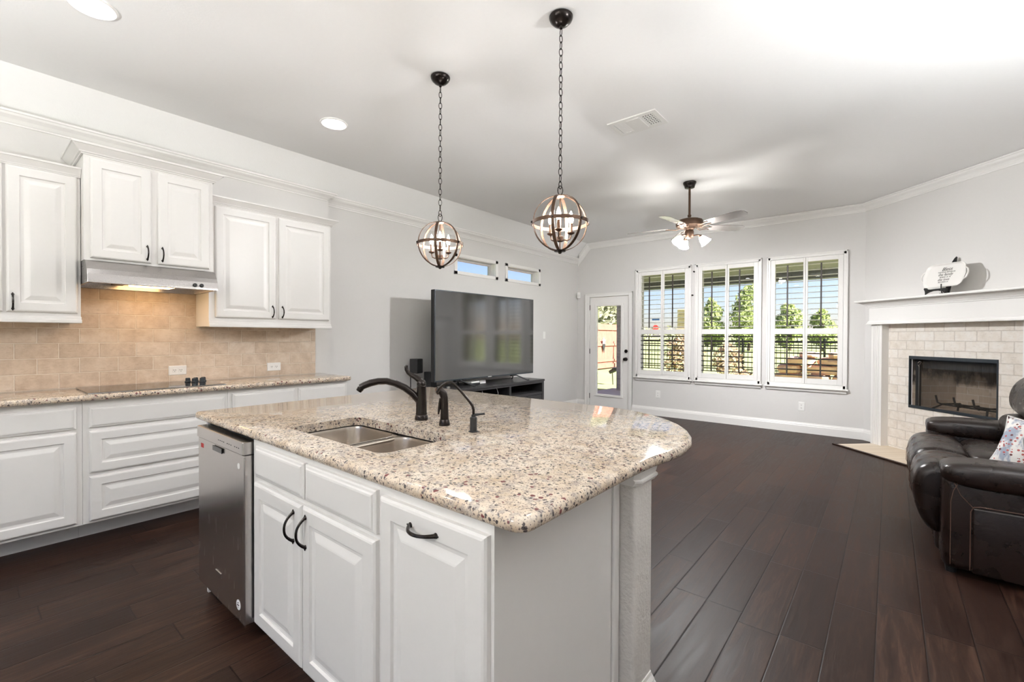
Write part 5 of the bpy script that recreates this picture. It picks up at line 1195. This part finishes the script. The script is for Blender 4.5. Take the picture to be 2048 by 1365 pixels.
# stone entrance pillar
t = thing('stone_pillar', 'tan stone pillar beyond the fence in the left window', 'pillar', (-13.15, 38.5, 0))
rng = random.Random(3); m = MB()
for k in range(9):
    z = k*0.40; w = 0.62 if k < 5 else 0.50
    m.rbox(-13.15-w*rng.uniform(.95,1.02), -13.15+w*rng.uniform(.95,1.02), 38.5-w, 38.5+w, z, z+0.39, 0.05, 2)
m.build('shaft', M['limestone'], t)
# stacked stones on the patio edge
rng = random.Random(11)
lb = ['largest flat stone on the bottom row', 'stone in the bottom row beside the divider', 'stone at the right of the bottom row']
k = 0
rows = [(-0.02, 0.26, [(-2.15,-1.62),(-1.60,-1.10),(-1.08,-0.58),(-0.56,-0.05)]), (0.24, 0.50, [(-2.05,-1.45),(-1.42,-0.98),(-0.95,-0.40),(-0.38,0.0)]), (0.48, 0.70, [(-1.98,-1.50),(-1.47,-0.80),(-0.77,-0.15)]), (0.68, 0.86, [(-1.80,-1.25),(-1.22,-0.55),(-0.52,-0.12)]), (0.84, 0.97, [(-1.55,-1.18),(-1.02,-0.62)])]
nm = ['bottom', 'second', 'third', 'fourth', 'top']; pos = {4:['leftmost','second from left','second from right','rightmost'],3:['leftmost','middle','rightmost'],2:['left','right']}
for r_, (z0, z1, sp) in enumerate(rows):
    for q, (a, b) in enumerate(sp):
        m = MB(); hz = (z1-z0)/2*rng.uniform(.88,.94); m.superq(((a+b)/2, 12.0+rng.uniform(-.05,.05), z0+hz), ((b-a)/2*rng.uniform(.96,1.0), 0.30*rng.uniform(.85,1.1), hz), 0.42, 0.5, 18, 10)
        sh = rng.uniform(-.25, .25); jit = {}
        def jj(p):
            k_ = (round(p[0], 4), round(p[1], 4), round(p[2], 4))
            if k_ not in jit: jit[k_] = (p[0]+rng.uniform(-.016,.016)+sh*(p[2]-z0-hz)*0.3, p[1]+rng.uniform(-.03,.03), p[2]+rng.uniform(-.016,.010))
            return jit[k_]
        m.v = [jj(p) for p in m.v]
        o = m.build('sandstone_block', M['sandstone'], smooth=True, angle=30); tag(o, '%s orange stone of the %s course in the pile outside the right-hand window' % (pos[len(sp)][q], nm[r_]), 'stone', 'stacked stones outside the right-hand window')
# planter and garden spotlight
t = thing('flower_pot', 'mauve flower pot on the patio beside the stacked stones', 'planter', (-2.62, 11.4, -0.02))
MB().lathe([(0.12,0),(0.19,0.26),(0.21,0.27),(0.21,0.31),(0.17,0.31),(0.16,0.27)], (-2.62,11.4,-0.02), 20).build('pot', M['terracotta'], t, smooth=True)
m = MB(); leaves(m, (-2.62,11.4,0.40), (0.22,0.2,0.16), 160, 0.05, random.Random(2)); m.build('plant', M['leafred'], t)
t = thing('garden_spotlight', 'small dark garden spotlight on a stake in the lawn outside the door', 'spotlight', (-5.95, 11.6, ZG))
MB().tube([(-5.95,11.6,ZG),(-5.97,11.6,0.28)], 0.014, 8).build('stake', M['black'], t)
MB().tube([(-6.05,11.6,0.28),(-5.86,11.6,0.38)], [0.05,0.07], 12).build('head', M['black'], t, smooth=True)
MB().box(-5.98,-5.70,11.5,11.7,0.40,0.415).build('solar_panel', M['black'], t)
t = thing('fence_ornament', 'small white ornament hung on the middle rail of the cedar fence', 'ornament', (-8.93, 16.6, 1.0))
m = MB(); m.prism([((0.16 if i % 2 == 0 else 0.07)*math.cos(math.pi*i/5+.3), (0.16 if i % 2 == 0 else 0.07)*math.sin(math.pi*i/5+.3)) for i in range(10)], -0.01, 0.01, 'x'); m.v = [(p[0]-8.93, p[1]+16.6, p[2]+1.10) for p in m.v]; m.build('star', M['signwhite'], t)
MB().add([(-8.93,16.50,0.98),(-8.93,16.74,0.98),(-8.93,16.63,0.62),(-8.945,16.50,0.98),(-8.945,16.74,0.98),(-8.945,16.63,0.62)], [(0,1,2),(5,4,3),(0,3,4,1),(1,4,5,2),(2,5,3,0)]).build('pennant', M['firemetal'], t)
